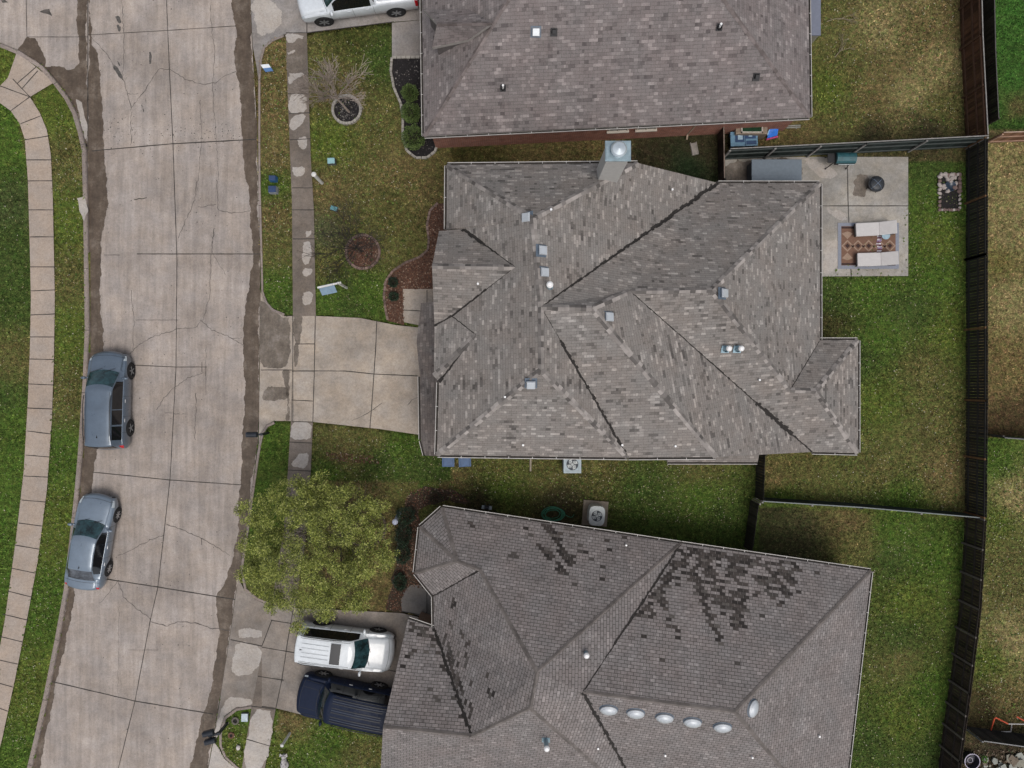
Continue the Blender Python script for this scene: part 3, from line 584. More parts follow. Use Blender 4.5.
pave('path', PORCH_LOW, .024, [concrete('porch', (.2, .185, .17), .2), M_joint, M_crack], [((401, 611), (428, 616)), ((427, 590), (427, 612), (423, 617))])
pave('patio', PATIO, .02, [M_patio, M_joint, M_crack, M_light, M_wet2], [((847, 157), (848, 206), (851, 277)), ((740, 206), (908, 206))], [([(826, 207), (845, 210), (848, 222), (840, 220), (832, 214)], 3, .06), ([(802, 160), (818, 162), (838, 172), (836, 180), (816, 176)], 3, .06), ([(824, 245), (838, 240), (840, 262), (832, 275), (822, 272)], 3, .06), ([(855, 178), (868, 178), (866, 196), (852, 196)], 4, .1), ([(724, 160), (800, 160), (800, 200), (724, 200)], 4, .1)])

# ------------------------------------------------------------------ kerbs
def kerb(pts, w, side, label=None):
    mb = MB(); q = resample([Vector((P(x, y).x, P(x, y).y, 0)) for x, y in pts], .3); rows = []
    for i, p in enumerate(q):
        t = (q[min(i + 1, len(q) - 1)] - q[max(i - 1, 0)]).normalized(); n = Vector((-t.y, t.x, 0)) * side
        j = random.uniform(-.006, .006)
        rows.append([p + n * (-.01) + Vector((0, 0, -.3)), p + n * (0 + j) + Vector((0, 0, -.02)), p + n * (.035 + j) + Vector((0, 0, .024)), p + n * w + Vector((0, 0, .026)), p + n * (w + .01) + Vector((0, 0, -.2))])
    mb.grid(rows)
    # joints every 3 m
    for i in range(0, len(q) - 1, 10):
        t = (q[min(i + 1, len(q) - 1)] - q[i]).normalized(); n = Vector((-t.y, t.x, 0)) * side; p = q[i]
        mb.face([p + n * .0 + Vector((0, 0, .029)), p + n * w + Vector((0, 0, .029)), p + n * w + t * .025 + Vector((0, 0, .029)), p + t * .025 + Vector((0, 0, .029))], 1)
    o = mb.build('kerb', [M_kerb, M_joint], smooth=False); o['kind'] = 'structure'
KL = KERB_L
kerb([(-60, 38)] + KL[:-2] + [(20, 815)], .20, -1)
kerb([(258, 80), (258, 180), (260, 250), (261, 292), (265, 303), (272, 311), (284, 316)][:], .12, 1)
kerb([(284, 34.5), (272, 39), (263, 47), (259.5, 60), (258, 80)][::1], .12, 1)
kerb([(274, 421), (266, 425), (261, 433), (258, 446), (253, 480), (246, 530), (240, 570), (244, 590), (256, 600), (270, 606)], .14, 1)
kerb([(252, 705.5), (236, 708), (224, 717), (219, 733), (219, 746), (224, 758), (236, 769), (244, 774)], .14, 1)
# ------------------------------------------------------------------ houses
S_main = shingle('shingle_grey', (.080, .074, .070), (.345, .322, .302), bw=.40, row=.125, patch=.07, hue=(1.03, .98, .95))
S_top = shingle('shingle_mauve', (.085, .075, .075), (.285, .258, .252), bw=.40, patch=.10, hue=(1.03, .98, .97))
S_low = shingle('shingle_tab', (.135, .124, .121), (.275, .255, .25), bw=.27, row=.145, mortar=.011, mcol=(.045, .040, .037), patch=.12, hue=(1.03, .98, .96))
M_stain = plain('algae_stain', (.048, .040, .036), .95, var=.4, scale=9, island=.5); M_stain2 = plain('algae_light', (.085, .075, .068), .95, var=.35, scale=9, island=.4)
def capmat(name, a, b):
    return leafy(name, [a, tuple((x + y) / 2 for x, y in zip(a, b)), b], .9)
Cap_main = capmat('cap_main', (.09, .082, .077), (.34, .31, .29)); Cap_top = capmat('cap_top', (.12, .10, .095), (.20, .17, .165)); Cap_low = capmat('cap_low', (.12, .105, .098), (.16, .142, .132))
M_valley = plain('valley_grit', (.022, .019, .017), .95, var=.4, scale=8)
M_gut = plain('gutter_white', (.42, .40, .38), .5, var=.15); M_gutin = plain('gutter_debris', (.035, .03, .026), .95, var=.5, scale=9)
M_gutS = plain('gutter_strap', (.52, .51, .49), .45, var=.1)
M_fascia = plain('fascia', (.30, .28, .26), .7, var=.15)
M_brick = brickwall('red_brick', (.34, .13, .085), (.24, .09, .065), (.36, .31, .27)); M_brickT = brickwall('tan_brick', (.30, .20, .14), (.22, .13, .09), (.35, .31, .27))
M_trim = plain('cream_trim', (.55, .50, .43), .7, var=.1); M_glass = plain('window_glass', (.03, .04, .045), .06, var=.1, spec=.8)
M_sof = plain('soffit', (.4, .37, .33), .8, var=.08)

def newell(ps):
    n = Vector((0, 0, 0))
    for i in range(len(ps)):
        a, b = ps[i], ps[(i + 1) % len(ps)]
        n += Vector(((a.y - b.y) * (a.z + b.z), (a.z - b.z) * (a.x + b.x), (a.x - b.x) * (a.y + b.y)))
    return n.normalized()
def uvs(ps, n):
    u = Vector((0, 0, 1)).cross(n)
    u = u.normalized() if u.length > .02 else Vector((1, 0, 0)); v = n.cross(u)
    return [(p.dot(u), p.dot(v)) for p in ps], u, v
def polytri(mb, ps, mat, uvl):
    """triangulated planar-ish polygon with uv"""
    from mathutils.geometry import tessellate_polygon
    for t in tessellate_polygon([[Vector((p.x, p.y, 0)) for p in ps]]):
        a, b, c = [ps[k] for k in t]
        if (b - a).cross(c - a).z < 0: t = (t[0], t[2], t[1])
        mb.face([ps[k] for k in t], mat, [uvl[k] for k in t])

def roof(parent, V, faces, smat, capm, gut_max_dz=.25, gutters=True, valley_w=lambda e, s: .10, cap=True, nogutter=(), name='roof', straps=True, overhang=.4, wallmat=None, walls=True, stain=None, nowall=(), capw=.13):
    """V: name -> world point, faces: lists of names. Makes roof skin, ridge caps, valleys, gutters, fascia, walls."""
    edges = {}; FN = []; mb = MB()
    for fi, f in enumerate(faces):
        ps = [V[k] for k in f]; n = newell(ps)
        if n.z < 0: f = f[::-1]; ps = ps[::-1]; n = -n
        FN.append((f, n)); ul, u, v = uvs(ps, n); polytri(mb, ps, 0, ul)
        for i in range(len(f)): edges.setdefault(frozenset((f[i], f[(i + 1) % len(f)])), []).append((fi, f[i], f[(i + 1) % len(f)]))
        if stain and fi in stain: stain[fi](mb, f, ps, n, u, v)
    ro = mb.build(name, [smat, M_stain, M_stain2], parent)
    caps, val, gut, fas, wl = MB(), MB(), MB(), MB(), MB()
    nxt = {}
    for e, L_ in edges.items():
        a, b = tuple(e); A, B = V[a], V[b]; t = (B - A); ln_ = t.length; t.normalize()
        if len(L_) == 2:
            (f1, a1, b1), (f2, a2, b2) = L_; n1, n2 = FN[f1][1], FN[f2][1]
            T1 = (V[b1] - V[a1]).normalized(); d1 = n1.cross(T1)       # into face 1
            T2 = (V[b2] - V[a2]).normalized(); d2 = n2.cross(T2)
            d1.normalize(); d2.normalize()
            conv = d1.dot(n2) < 0
            if conv and cap and n1.dot(n2) < .995:
                lo, hi = (A, B) if A.z <= B.z else (B, A); k = max(1, int(ln_ / .21)); T = (hi - lo) / k
                for i in range(k):
                    p = lo + T * i; q = lo + T * (i + 1.25 if i < k - 1 else i + 1); up0, up1 = .034, .014; j = random.uniform(-.012, .012); w = capw + j
                    m = (n1 + n2).normalized()
                    pc, qc = p + m * up0, q + m * up1
                    for d, n_ in ((d1, n1), (d2, n2)):
                        ps = [pc, p + d * w + n_ * .02, q + d * w + n_ * .004, qc]
                        if (ps[1] - ps[0]).cross(ps[2] - ps[0]).z < 0: ps = ps[::-1]
                        caps.face(ps)
                    caps.face([pc, p + d1 * w + n1 * .02, p + d1 * w - n1 * .005, p - m * .01, p + d2 * w - n2 * .005, p + d2 * w + n2 * .02])
            elif not conv and n1.dot(n2) < .9995:
                lo, hi = (A, B) if A.z <= B.z else (B, A)
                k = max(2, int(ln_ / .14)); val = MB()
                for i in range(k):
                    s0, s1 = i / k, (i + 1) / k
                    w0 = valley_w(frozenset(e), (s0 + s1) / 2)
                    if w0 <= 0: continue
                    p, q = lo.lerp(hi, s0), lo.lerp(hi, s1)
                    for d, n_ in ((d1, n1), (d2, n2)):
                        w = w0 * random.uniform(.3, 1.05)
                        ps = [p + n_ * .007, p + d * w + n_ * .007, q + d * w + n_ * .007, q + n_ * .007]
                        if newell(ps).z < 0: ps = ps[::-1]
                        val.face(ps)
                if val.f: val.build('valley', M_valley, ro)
        else:
            fi, a, b = L_[0]; nxt[a] = b
    # outline, counter-clockwise seen from above
    st_ = next(iter(nxt)); loop = [st_]
    while nxt[loop[-1]] != st_ and len(loop) < 99: loop.append(nxt[loop[-1]])
    n = len(loop)
    for i in range(n):
        a, b = loop[i], loop[(i + 1) % n]; A, B = V[a], V[b]; T = B - A; T2 = Vector((T.x, T.y, 0))
        if T2.length < .02: continue
        t = T2.normalized(); o = Vector((t.y, -t.x, 0))                # outward
        U = Vector((0, 0, 1))
        fas.face([A - U * .003, A - U * .2, B - U * .2, B - U * .003]); fas.face([A - U * .2, A - U * .2 - o * .03, B - U * .2 - o * .03, B - U * .2])
        fas.face([A - o * .03 - U * .02, B - o * .03 - U * .02, B - U * .2 - o * .03, A - U * .2 - o * .03])
        if gutters and abs(A.z - B.z) < gut_max_dz and T.length > .6 and frozenset((a, b)) not in nogutter:
            g0 = A + t * .02; g1 = B - t * .02; d = .115; gut = MB()
            sect = [(.006, -.02), (.006, -.12), (d - .02, -.12), (d, -.02), (d, -.012), (d - .028, -.012), (d - .028, -.03)]
            for s in range(len(sect) - 1):
                (x0, z0), (x1, z1) = sect[s], sect[s + 1]
                gut.face([g0 + o * x0 + U * z0, g0 + o * x1 + U * z1, g1 + o * x1 + U * z1, g1 + o * x0 + U * z0], 0)
            gut.face([g0 + o * .008 - U * .07, g1 + o * .008 - U * .07, g1 + o * (d - .01) - U * .07, g0 + o * (d - .01) - U * .07], 1)
            for e_ in (g0, g1): gut.face([e_ + o * .006 - U * .02, e_ + o * .006 - U * .12, e_ + o * (d - .02) - U * .12, e_ + o * d - U * .02], 0)
            if straps:
                m = int(T.length / .95)
                for k in range(1, m): gut.box(g0.lerp(g1, k / m) + o * (d / 2 + .012) - U * .006, (.022, d * .85, .008), math.atan2(t.y, t.x), 2)
            gut.build('gutter', [M_gut, M_gutin, M_gutS], parent)
    # walls: outline moved in by the overhang
    if walls:
        pts = []
        for i in range(n):
            A, B, D = V[loop[i - 1]], V[loop[i]], V[loop[(i + 1) % n]]
            t1 = Vector((B.x - A.x, B.y - A.y, 0)); t2 = Vector((D.x - B.x, D.y - B.y, 0))
            if t1.length < 1e-6 or t2.length < 1e-6: continue
            t1.normalize(); t2.normalize(); n1, n2 = Vector((-t1.y, t1.x, 0)), Vector((-t2.y, t2.x, 0))
            k = 1 + n1.dot(n2)
            off = (n1 + n2) * (overhang / max(k, .35)); pts.append((B + off, B.z - .12, loop[i]))
        m = len(pts)
        for i in range(m):
            (p, zp, ka), (q, zq, kb) = pts[i], pts[(i + 1) % m]
            if frozenset((ka, kb)) in nowall: continue
            L0 = sum((pts[j][0] - pts[j - 1][0]).length for j in range(1, i + 1)); l = (Vector((q.x, q.y, 0)) - Vector((p.x, p.y, 0))).length
            wl.face([Vector((p.x, p.y, -.3)), Vector((q.x, q.y, -.3)), Vector((q.x, q.y, zq)), Vector((p.x, p.y, zp))], 0, [(L0, -.3), (L0 + l, -.3), (L0 + l, zq), (L0, zp)])
            A, B = V[ka], V[kb]
            wl.face([Vector((A.x, A.y, A.z - .19)), Vector((B.x, B.y, B.z - .19)), Vector((q.x, q.y, zq - .07)), Vector((p.x, p.y, zp - .07))], 1)
        wl.build('wall', [wallmat or M_brick, M_sof], parent)
    if caps.f: caps.build('ridge_cap', capm, ro)
    fas.build('fascia', M_fascia, parent)
    return ro, FN, V

def height_on(V, faces, x, y):
    """roof height above (x, y)"""
    best = None
    for f in faces:
        ps = [V[k] for k in f]; n = newell(ps)
        if n.z < 0: n = -n
        if inpoly(np.array([x]), np.array([y]), [(p.x, p.y) for p in ps])[0]:
            c = sum(ps, Vector()) / len(ps); return c.z - ((x - c.x) * n.x + (y - c.y) * n.y) / n.z, n
    return 4.0, Vector((0, 0, 1))
def hplane(px, py, pts):
    n = newell(pts); h = 5.0
    for _ in range(20): p = P(px, py, h); h = .5 * h + .5 * (pts[0].z - ((p.x - pts[0].x) * n.x + (p.y - pts[0].y) * n.y) / n.z)
    return P(px, py, h)
def on_roof(V, faces, px, py, up=0.0):
    h = 5.0
    for _ in range(12):
        p = P(px, py, h); z, n = height_on(V, faces, p.x, p.y); h = .5 * h + .5 * (z + up)
    p = P(px, py, h); return Vector((p.x, p.y, h - up)), n

# fittings
M_vent = plain('vent_metal', (.50, .53, .56), .35, metal=.3, var=.06); M_ventS = plain('vent_side', (.10, .13, .17), .5, var=.1); M_wht = plain('white_pvc', (.8, .8, .8), .4, var=.05); M_blk = plain('black_rubber', (.012, .012, .014), .6, var=.2)
M_steel = plain('galvanised', (.30, .42, .48), .35, metal=.4, var=.15)
def rot_to(n):
    return Vector((0, 0, 1)).rotation_difference(n).to_matrix()
def mbrot(mb, i0, c, R):
    for i in range(i0, len(mb.v)): mb.v[i] = tuple(Vector(c) + R @ Vector(mb.v[i]))
def box_vent(parent, c, n, s=.36):
    mb = MB(); mb.box((0, 0, .012), (s * 1.35, s * 1.35, .02), mat=1); mb.box((0, 0, .07), (s * .82, s * .82, .12), mat=1); mb.box((0, 0, .165), (s * 1.0, s * 1.0, .07), mat=0, taper=.86); mbrot(mb, 0, c, rot_to(n))
    return mb.build('roof_vent', [M_vent, M_ventS], parent, bevel=.008)
def pipe_vent(parent, c, n, h=.45, r=.055, mat=None, base=True, capr=0):
    mb = MB(); mb.tube([(0, 0, 0), (0, 0, h)], r, 10, 0)
    i = len(mb.v)
    if base: mb.box((0, 0, .01), (.34, .34, .02), mat=1); mb.lathe((0, 0, 0), [(.13, .02), (.08, .12), (r, .14)], 12, 1)
    R = rot_to(n)
    for k in range(i, len(mb.v)): mb.v[k] = tuple(R @ Vector(mb.v[k]))
    if capr: mb.lathe((0, 0, 0), [(r, h - .05), (capr, h - .04), (capr, h + .03), (capr * .6, h + .09), (0, h + .1)], 14, 2)
    mb.v = [tuple(Vector(c) + Vector(v)) for v in mb.v]
    return mb.build('roof_flue' if capr else 'vent_pipe', [mat or M_wht, M_steel, M_wht], parent)
def turtle_vent(parent, c, n, rz):
    mb = MB(); mb.lathe((0, 0, 0), [(.40, .0), (.40, .02), (.33, .05), (.33, .09)], 24, 1); mb.lathe((0, 0, .07), [(.365, 0), (.36, .04), (.27, .10), (.14, .135), (0, .145)], 24, 0)
    for k in range(len(mb.v)): x, y, z = mb.v[k]; mb.v[k] = (x * 1.0, y * .72, z)
    Rz = Matrix.Rotation(rz, 3, 'Z'); mbrot(mb, 0, c, rot_to(n) @ Rz)
    return mb.build('roof_vent', [M_vent, M_ventS], parent, smooth=False)
def window(parent, c, w, h, ang, frame=M_trim):
    """c = centre on the wall, ang = direction the window faces"""
    t = Matrix.Rotation(ang, 3, 'Z'); f = MB(); g = MB()
    for dx, dz, ww, hh in ((0, h / 2, w + .1, .08), (0, -h / 2, w + .16, .09), (-w / 2, 0, .06, h), (w / 2, 0, .06, h), (0, 0, .03, h), (0, 0, w, .03)):
        i = len(f.v); f.box((.03 if abs(dz) < h / 2 or dz > 0 else .06, dx, dz), (.06 if dz >= 0 else .14, ww if True else 0, hh))
        for k in range(i, len(f.v)): f.v[k] = tuple(Vector(c) + t @ Vector(f.v[k]))
    g.box((.012, 0, 0), (.02, w, h)); g.v = [tuple(Vector(c) + t @ Vector(v)) for v in g.v]
    fo = f.build('window', frame, parent); g.build('pane', M_glass, fo)

# ---- the main grey-roofed house -------------------------------------------------
h2 = 5.6; V = {k: P(*v) for k, v in dict(
    a=(447, 165, h2), b=(638, 163, h2), c=(718, 183, 2.6), d=(820, 183, 2.6), e=(820, 340, 2.6), f=(858, 340, 2.6), g=(858, 453, 2.6), h=(812, 452, 2.6),
    i=(716, 457, h2), j=(628, 457.5, h2), k=(437, 455, h2), l=(439, 382, h2), m=(434, 376, 5.6), n=(434.5, 326, 5.6), o=(432, 266, 7.55), p=(439, 231, 6.0), q=(463, 229, 6.05), r=(446.5, 229.5, h2),
    s=(515, 267, 7.6), u=(452, 316, 6.0), t=(476, 335, 6.65), y=(533, 218, 8.3), J=(541, 307, 8.3), z=(541, 370, 8.3), K=(592, 308, 8.2), L=(630, 291, 7.1), M=(712, 290, 7.1), v=(790, 390, 4.3), w=(816, 391, 4.25)).items()}
MF = [list('arqsutlkzJy'), list('ayb'), list('ybcJ'), list('zjJ'), list('zkj'), list('pqso'), list('osun'), list('nutm'), list('tlm'), list('JjiK'), list('KihL'), list('cJKLMd'), list('LMvwgh'), list('dMve'), list('evwf'), list('fwg')]
house = thing('two_storey_house', 'large grey-shingled house in the middle with a chimney at its upper eave', 'house', P(620, 320, 0))
_vw = {frozenset('cJ'): lambda s: .16 * (1 - .75 * s), frozenset('hL'): lambda s: (.16 if .12 < s < .34 else .06) * (1 - .5 * s), frozenset('jJ'): lambda s: .09 if s < .8 else .02, frozenset('qs'): lambda s: .15 * (1 - s) if s < .7 else .03,
       frozenset('su'): lambda s: .06 if s < .55 else .02, frozenset('ut'): lambda s: .03, frozenset('un'): lambda s: .07, frozenset('tl'): lambda s: .10 * (1 - s), frozenset('ev'): lambda s: .03}
roof(house, V, MF, S_main, Cap_main, valley_w=lambda e, s: _vw.get(e, lambda s: .05)(s), wallmat=M_brickT, nogutter={frozenset('mn'), frozenset('lm'), frozenset('rq'), frozenset('hi'), frozenset('pq')})
VM = V
for x, y in ((528, 217), (541, 250), (543, 272), (608, 317), (531, 383), (723, 293)):
    c, n = on_roof(V, MF, x, y, .15); box_vent(house, c, n)
c, n = on_roof(V, MF, 549, 287, .1); pipe_vent(house, c, n, .75, .10, capr=.13, mat=M_steel)
for x, y in ((726, 349), (738, 349)): c, n = on_roof(V, MF, x, y, .1); pipe_vent(house, c, n, .55, .09, capr=.12, mat=M_steel)
for x, y in ((551, 210), (672, 190), (505, 397), (523, 445), (622, 445), (759, 380), (675, 446), (478, 284)): c, n = on_roof(V, MF, x, y); pipe_vent(house, c, n, .12, .045, base=False)
# chimney
c, n = on_roof(V, MF, 615, 182); mb = MB()
cc = Vector((3.94, 0, 0)); top = 9.2; cy = 8.66
mb.box((cc.x, cy, top / 2), (.82, .62, top), mat=0); mb.box((cc.x, cy, top + .02), (.96, .76, .05), mat=1); mb.box((cc.x, cy, top + .06), (.90, .70, .06), mat=1); mb.lathe((cc.x, cy, top + .08), [(.27, 0), (.27, .14), (.30, .16), (.30, .2), (.24, .26), (0, .30)], 24, 2)
mb.build('chimney', [plain('chimney_siding', (.44, .43, .41), .7, var=.08), plain('chimney_cap', (.26, .34, .38), .4, metal=.4, var=.25, scale=4), plain('flue_cap', (.50, .56, .60), .3, metal=.5, var=.1)], house)
# porch roof over the garage doors (first floor), pop-out on the south side
PV = {'A': P(421, 303, 2.75), 'B': P(416.5, 342, 2.9), 'C': P(420, 376, 2.75), 'D': P(421, 440, 2.75), 'E': P(425, 455.5, 2.75), 'F': Vector((-2.75, P(425, 455.5, 2.75).y + .02, 3.6)), 'H': Vector((-2.75, P(421, 303, 2.75).y, 3.6))}
roof(house, PV, [['A', 'B', 'C', 'D', 'E', 'F', 'H']], shingle('shingle_dark', (.07, .062, .06), (.2, .18, .17), patch=.1), Cap_main, gut_max_dz=.05, name='garage_roof', overhang=.35, wallmat=M_brickT, nogutter={frozenset('FH'), frozenset('HA'), frozenset('AB'), frozenset('BC')}, straps=False)
# white gutter run down the front wall, as on the photo's west side
PV2 = {'A': Vector((7.2, -3.02, 2.9)), 'B': Vector((7.2, -3.62, 2.6)), 'C': Vector((11.4, -3.62, 2.6)), 'D': Vector((11.4, -3.02, 2.9))}
roof(house, PV2, [['A', 'B', 'C', 'D']], MATS['shingle_grey'], Cap_main, name='bay_roof', overhang=.15, wallmat=M_brickT, nogutter={frozenset('AB'), frozenset('CD'), frozenset('DA')}, straps=False)
mb = MB(); mb.box((-3.90, .9, 1.1), (.06, 4.9, 2.2)); go = mb.build('garage_door', M_trim, house)
for x, y, w in ((2, -2.6, 1.2), (5.6, -2.6, 1.2)): window(house, (x, y - .09, 4.2), w, 1.2, -math.pi / 2)
window(house, (15.66 - .4 + .41, 0, 1.4), 1.4, 1.3, 0); window(house, (13.9, 5.5, 1.3), 1.8, 1.8, 0); window(house, (13.9, 7.8, 1.3), 1.2, 1.8, 0)

settle(house)
# ---- upper neighbour -----------------------------------------------------------
V = {k: P(*v) for k, v in dict(A=(424, 136, 2.6), B=(810, 117, 2.6), C=(806, -215, 2.6), D=(419, -215, 2.6), E=(575, -109, 7.4), G=(644, -109, 7.4)).items()}
HF = [list('ABGE'), list('BCG'), list('CDEG'), list('DAE')]
house1 = thing('brick_house', 'mauve-shingled red brick house cut by the top edge, beside the white pickup', 'house', P(610, 20, 0))
roof(house1, V, HF, S_top, Cap_top, wallmat=M_brick, overhang=.28, capw=.1)
DV = {'A': P(424, 10, 4.2), 'B': P(469, 9, 4.35), 'C': P(492, 23, 5.5), 'D': P(469, 39.5, 4.35), 'E': P(432, 47.5, 4.2), 'F': P(437, 24, 5.2)}
roof(house1, DV, [['A', 'B', 'C', 'F'], ['F', 'C', 'D', 'E']], MATS['shingle_mauve'], Cap_top, gutters=False, name='gable_roof', overhang=.1, wallmat=plain('gable_side', (.10, .088, .085), .9))
for x, y in ((536, 30),): c, n = on_roof(V, HF, x, y, .15); box_vent(house1, c, n, .34)
for x, y in ((554, 31), (757, 76)): c, n = on_roof(V, HF, x, y, .1); mb = MB(); mb.box((0, 0, .015), (.3, .34, .03)); mb.box((0, .03, .1), (.2, .2, .16), taper=.8); mbrot(mb, 0, c, rot_to(n)); mb.build('roof_vent', M_blk, house1)
for x, y in ((503, 87), (720, 26)): c, n = on_roof(V, HF, x, y, .1); pipe_vent(house1, c, n, .3, .05, mat=M_wht, base=False); mb = MB(); mb.box((0, 0, .02), (.26, .3, .03)); mb.lathe((0, 0, 0), [(.13, .03), (.09, .12), (.07, .14)], 10); mbrot(mb, 0, c, rot_to(n)); mb.build('pipe_boot', M_blk, house1)
def wallpt(px, py, h): return P(px, py, h)
wy = lambda px: 11.58 + .28 + (P(px, 130, 2.6).x + 4.08) * .0492
for px in (617, 645): x = P(px, 130, 1).x; window(house1, (x, wy(px) - .06, 1.75), .9, 1.0, -math.pi / 2 + .049)
# downspout on the south wall
mb = MB(); x = P(699, 125, 2).x; y = wy(699); mb.tube([(x + .1, y - .3, 2.5), (x + .02, y - .07, 2.2), (x - .1, y - .07, .25), (x - .12, y - .3, .1)], .045, 6); mb.build('downspout', plain('tan_spout', (.35, .27, .2), .6), house1)

settle(house1)
# ---- lower neighbour ------------------------------------------------------------
V = {k: P(*v) for k, v in dict(A=(442, 507.5, 2.6), B=(681, 543.5, 2.6), C=(871, 571, 2.6), D=(840, 838, 2.6), T=(650, 812, 2.6), H=(380, 783, 2.6), I=(383, 727, 5.2), O=(408, 619, 2.6), R=(434, 628, 2.6), S=(433.5, 596, 2.6), W=(415, 573, 2.6), X=(420, 527, 2.6),
    Y=(457, 561, 4.5), Z=(480, 570, 4.9), Q=(537, 672, 6.6), q=(530, 708, 6.6), g=(472, 736, 5.4), e=(583, 692, 6.2), s=(735, 712, 6.2)).items()}
V['Z'] = hplane(480, 570, [V['A'], V['B'], V['Q']]); V['Y'] = hplane(457, 561, [V['A'], V['B'], V['Q']])
LF = [list('ABQZY'), list('AYX'), list('XYW'), list('WYZS'), list('SZQqgR'), list('RgIO'), list('IgqTH'), list('QBeTq'), list('BCse'), list('CDs'), list('esDT')]
house2 = thing('grey_house', 'grey house with black streaks and a row of oval vents on its roof', 'house', P(640, 660, 0))
def stained(mb, f, ps, n, u, v):
    """dark algae-covered tabs: each is a tab-sized sheet lying on its own shingle"""
    bw, rw = .27, .145; uvp = [(p.dot(u), p.dot(v)) for p in ps]; ul = min(a for a, _ in uvp); uh = max(a for a, _ in uvp); vl = min(b for _, b in uvp); vh = max(b for _, b in uvp); p0 = ps[0]; d0 = p0.dot(n)
    from mathutils.geometry import tessellate_polygon
    tris = [[(uvp[k], ps[k]) for k in t] for t in tessellate_polygon([[Vector((p.x, p.y, 0)) for p in ps]])]
    def toworld(a, b):
        best = None
        for (u0, p0), (u1, p1), (u2, p2) in tris:
            D = (u1[0] - u0[0]) * (u2[1] - u0[1]) - (u2[0] - u0[0]) * (u1[1] - u0[1])
            if abs(D) < 1e-9: continue
            s = ((a - u0[0]) * (u2[1] - u0[1]) - (u2[0] - u0[0]) * (b - u0[1])) / D; t = ((u1[0] - u0[0]) * (b - u0[1]) - (a - u0[0]) * (u1[1] - u0[1])) / D
            m = min(s, t, 1 - s - t)
            if best is None or m > best[0]: best = (m, p0 + (p1 - p0) * s + (p2 - p0) * t)
        return best[1] + n * .007
    rnd = random.Random(5)
    streaks = STREAKS[tuple(f)] if tuple(f) in STREAKS else STREAKS[frozenset(f)]
    for r in range(int(vl / rw) - 1, int(vh / rw) + 2):
        off = .5 * bw if (r % 2) else 0
        for k in range(int(ul / bw) - 2, int(uh / bw) + 2):
            a0, b0 = k * bw + off, r * rw; c = toworld(a0 + bw / 2, b0 + rw / 2)
            x, y = c.x * F / (CAM_H - c.z) + 512, 384 - c.y * F / (CAM_H - c.z)
            d = 0
            for (x0, y0, x1, y1, w0, w1, dens) in streaks:
                L2 = (x1 - x0) ** 2 + (y1 - y0) ** 2; tt = ((x - x0) * (x1 - x0) + (y - y0) * (y1 - y0)) / L2
                if -.02 < tt < 1.02:
                    dist = abs((x - x0) * (y1 - y0) - (y - y0) * (x1 - x0)) / math.sqrt(L2); w = w0 + (w1 - w0) * tt
                    if dist < w: d = max(d, dens * (1.15 - .5 * (dist / w)) * (1.1 - .35 * tt))
            if d * .9 < rnd.random(): continue
            q = [(a0 + .01, b0 + .006), (a0 + bw - .006, b0 + .006), (a0 + bw - .006, b0 + rw), (a0 + .01, b0 + rw)]
            X = np.array([a for a, _ in q]); Y = np.array([b for _, b in q])
            if not inpoly(X, Y, uvp).all(): continue
            mb.face([toworld(*p) for p in q], 2 if rnd.random() > .35 + .6 * min(1, d) else 1, q)
STREAKS = {frozenset('BCse'): [(690, 552, 800, 566, 12, 5, .85), (684, 552, 632, 628, 10, 3, .85), (683, 560, 640, 620, 16, 6, .5), (700, 556, 745, 625, 9, 3, .98), (735, 560, 742, 615, 12, 6, .8), (692, 572, 722, 645, 6, 3, .95), (662, 600, 680, 638, 5, 2, .9), (712, 590, 738, 628, 8, 3, .7), (735, 612, 745, 626, 4, 3, 1), (775, 558, 800, 592, 9, 4, .9),
    (768, 572, 793, 602, 6, 3, .8), (757, 575, 786, 612, 4, 3, .7), (785, 558, 802, 568, 7, 4, .7), (815, 572, 822, 573, 2.5, 2.5, 1), (641, 634, 645, 636, 3, 2, 1), (667, 625, 676, 627, 3, 2, 1), (676, 637, 684, 640, 3, 2, 1), (660, 660, 668, 662, 2.5, 2, .9), (735, 663, 740, 664, 2, 2, 1), (640, 640, 700, 652, 30, 30, .012), (690, 575, 770, 600, 26, 26, .10)],
  frozenset('ABQZY'): [(545, 522, 578, 568, 5, 3, .95), (560, 550, 576, 567, 4, 3, .95), (538, 545, 553, 559, 4, 3, .9), (556, 563, 566, 577, 4, 3, .9), (522, 528, 530, 527, 2.5, 2, .9), (572, 582, 576, 584, 3, 3, 1), (597, 573, 608, 582, 3, 2, .8), (608, 548, 615, 550, 2.5, 2, 1), (466, 523, 474, 526, 2, 2, .9), (530, 530, 610, 552, 22, 16, .10), (508, 553, 518, 557, 2, 2, .8), (605, 535, 625, 540, 4, 3, .35)],
  frozenset('SZQqgR'): [(441, 650, 466, 716, 9, 4, .8), (438, 640, 452, 668, 10, 8, .5), (455, 600, 452, 610, 2, 2, .9), (447, 622, 452, 628, 2, 2, .9), (465, 655, 467, 662, 2, 2, .9), (486, 672, 488, 680, 2, 2, .9), (490, 690, 492, 696, 2, 2, .9), (470, 703, 472, 712, 2.5, 2, .9), (446, 636, 475, 690, 22, 10, .10)],
  frozenset('RgIO'): [(410, 624, 432, 634, 9, 6, .6), (420, 632, 424, 645, 10, 8, .35), (432, 636, 468, 726, 5, 3, .8), (410, 640, 440, 700, 30, 20, .06)]}
_vw3 = {frozenset('Rg'): lambda s: .13, frozenset('Be'): lambda s: .08 if s < .7 else .04, frozenset('eT'): lambda s: .11 if s > .2 else .06, frozenset('ZS'): lambda s: .05}
roof(house2, V, LF, S_low, Cap_low, wallmat=M_brickT, overhang=.35, valley_w=lambda e, s: _vw3.get(e, lambda s: .05)(s), stain={i: stained for i in (0, 4, 5, 8)}, nogutter={frozenset('HI')}, capw=.09)
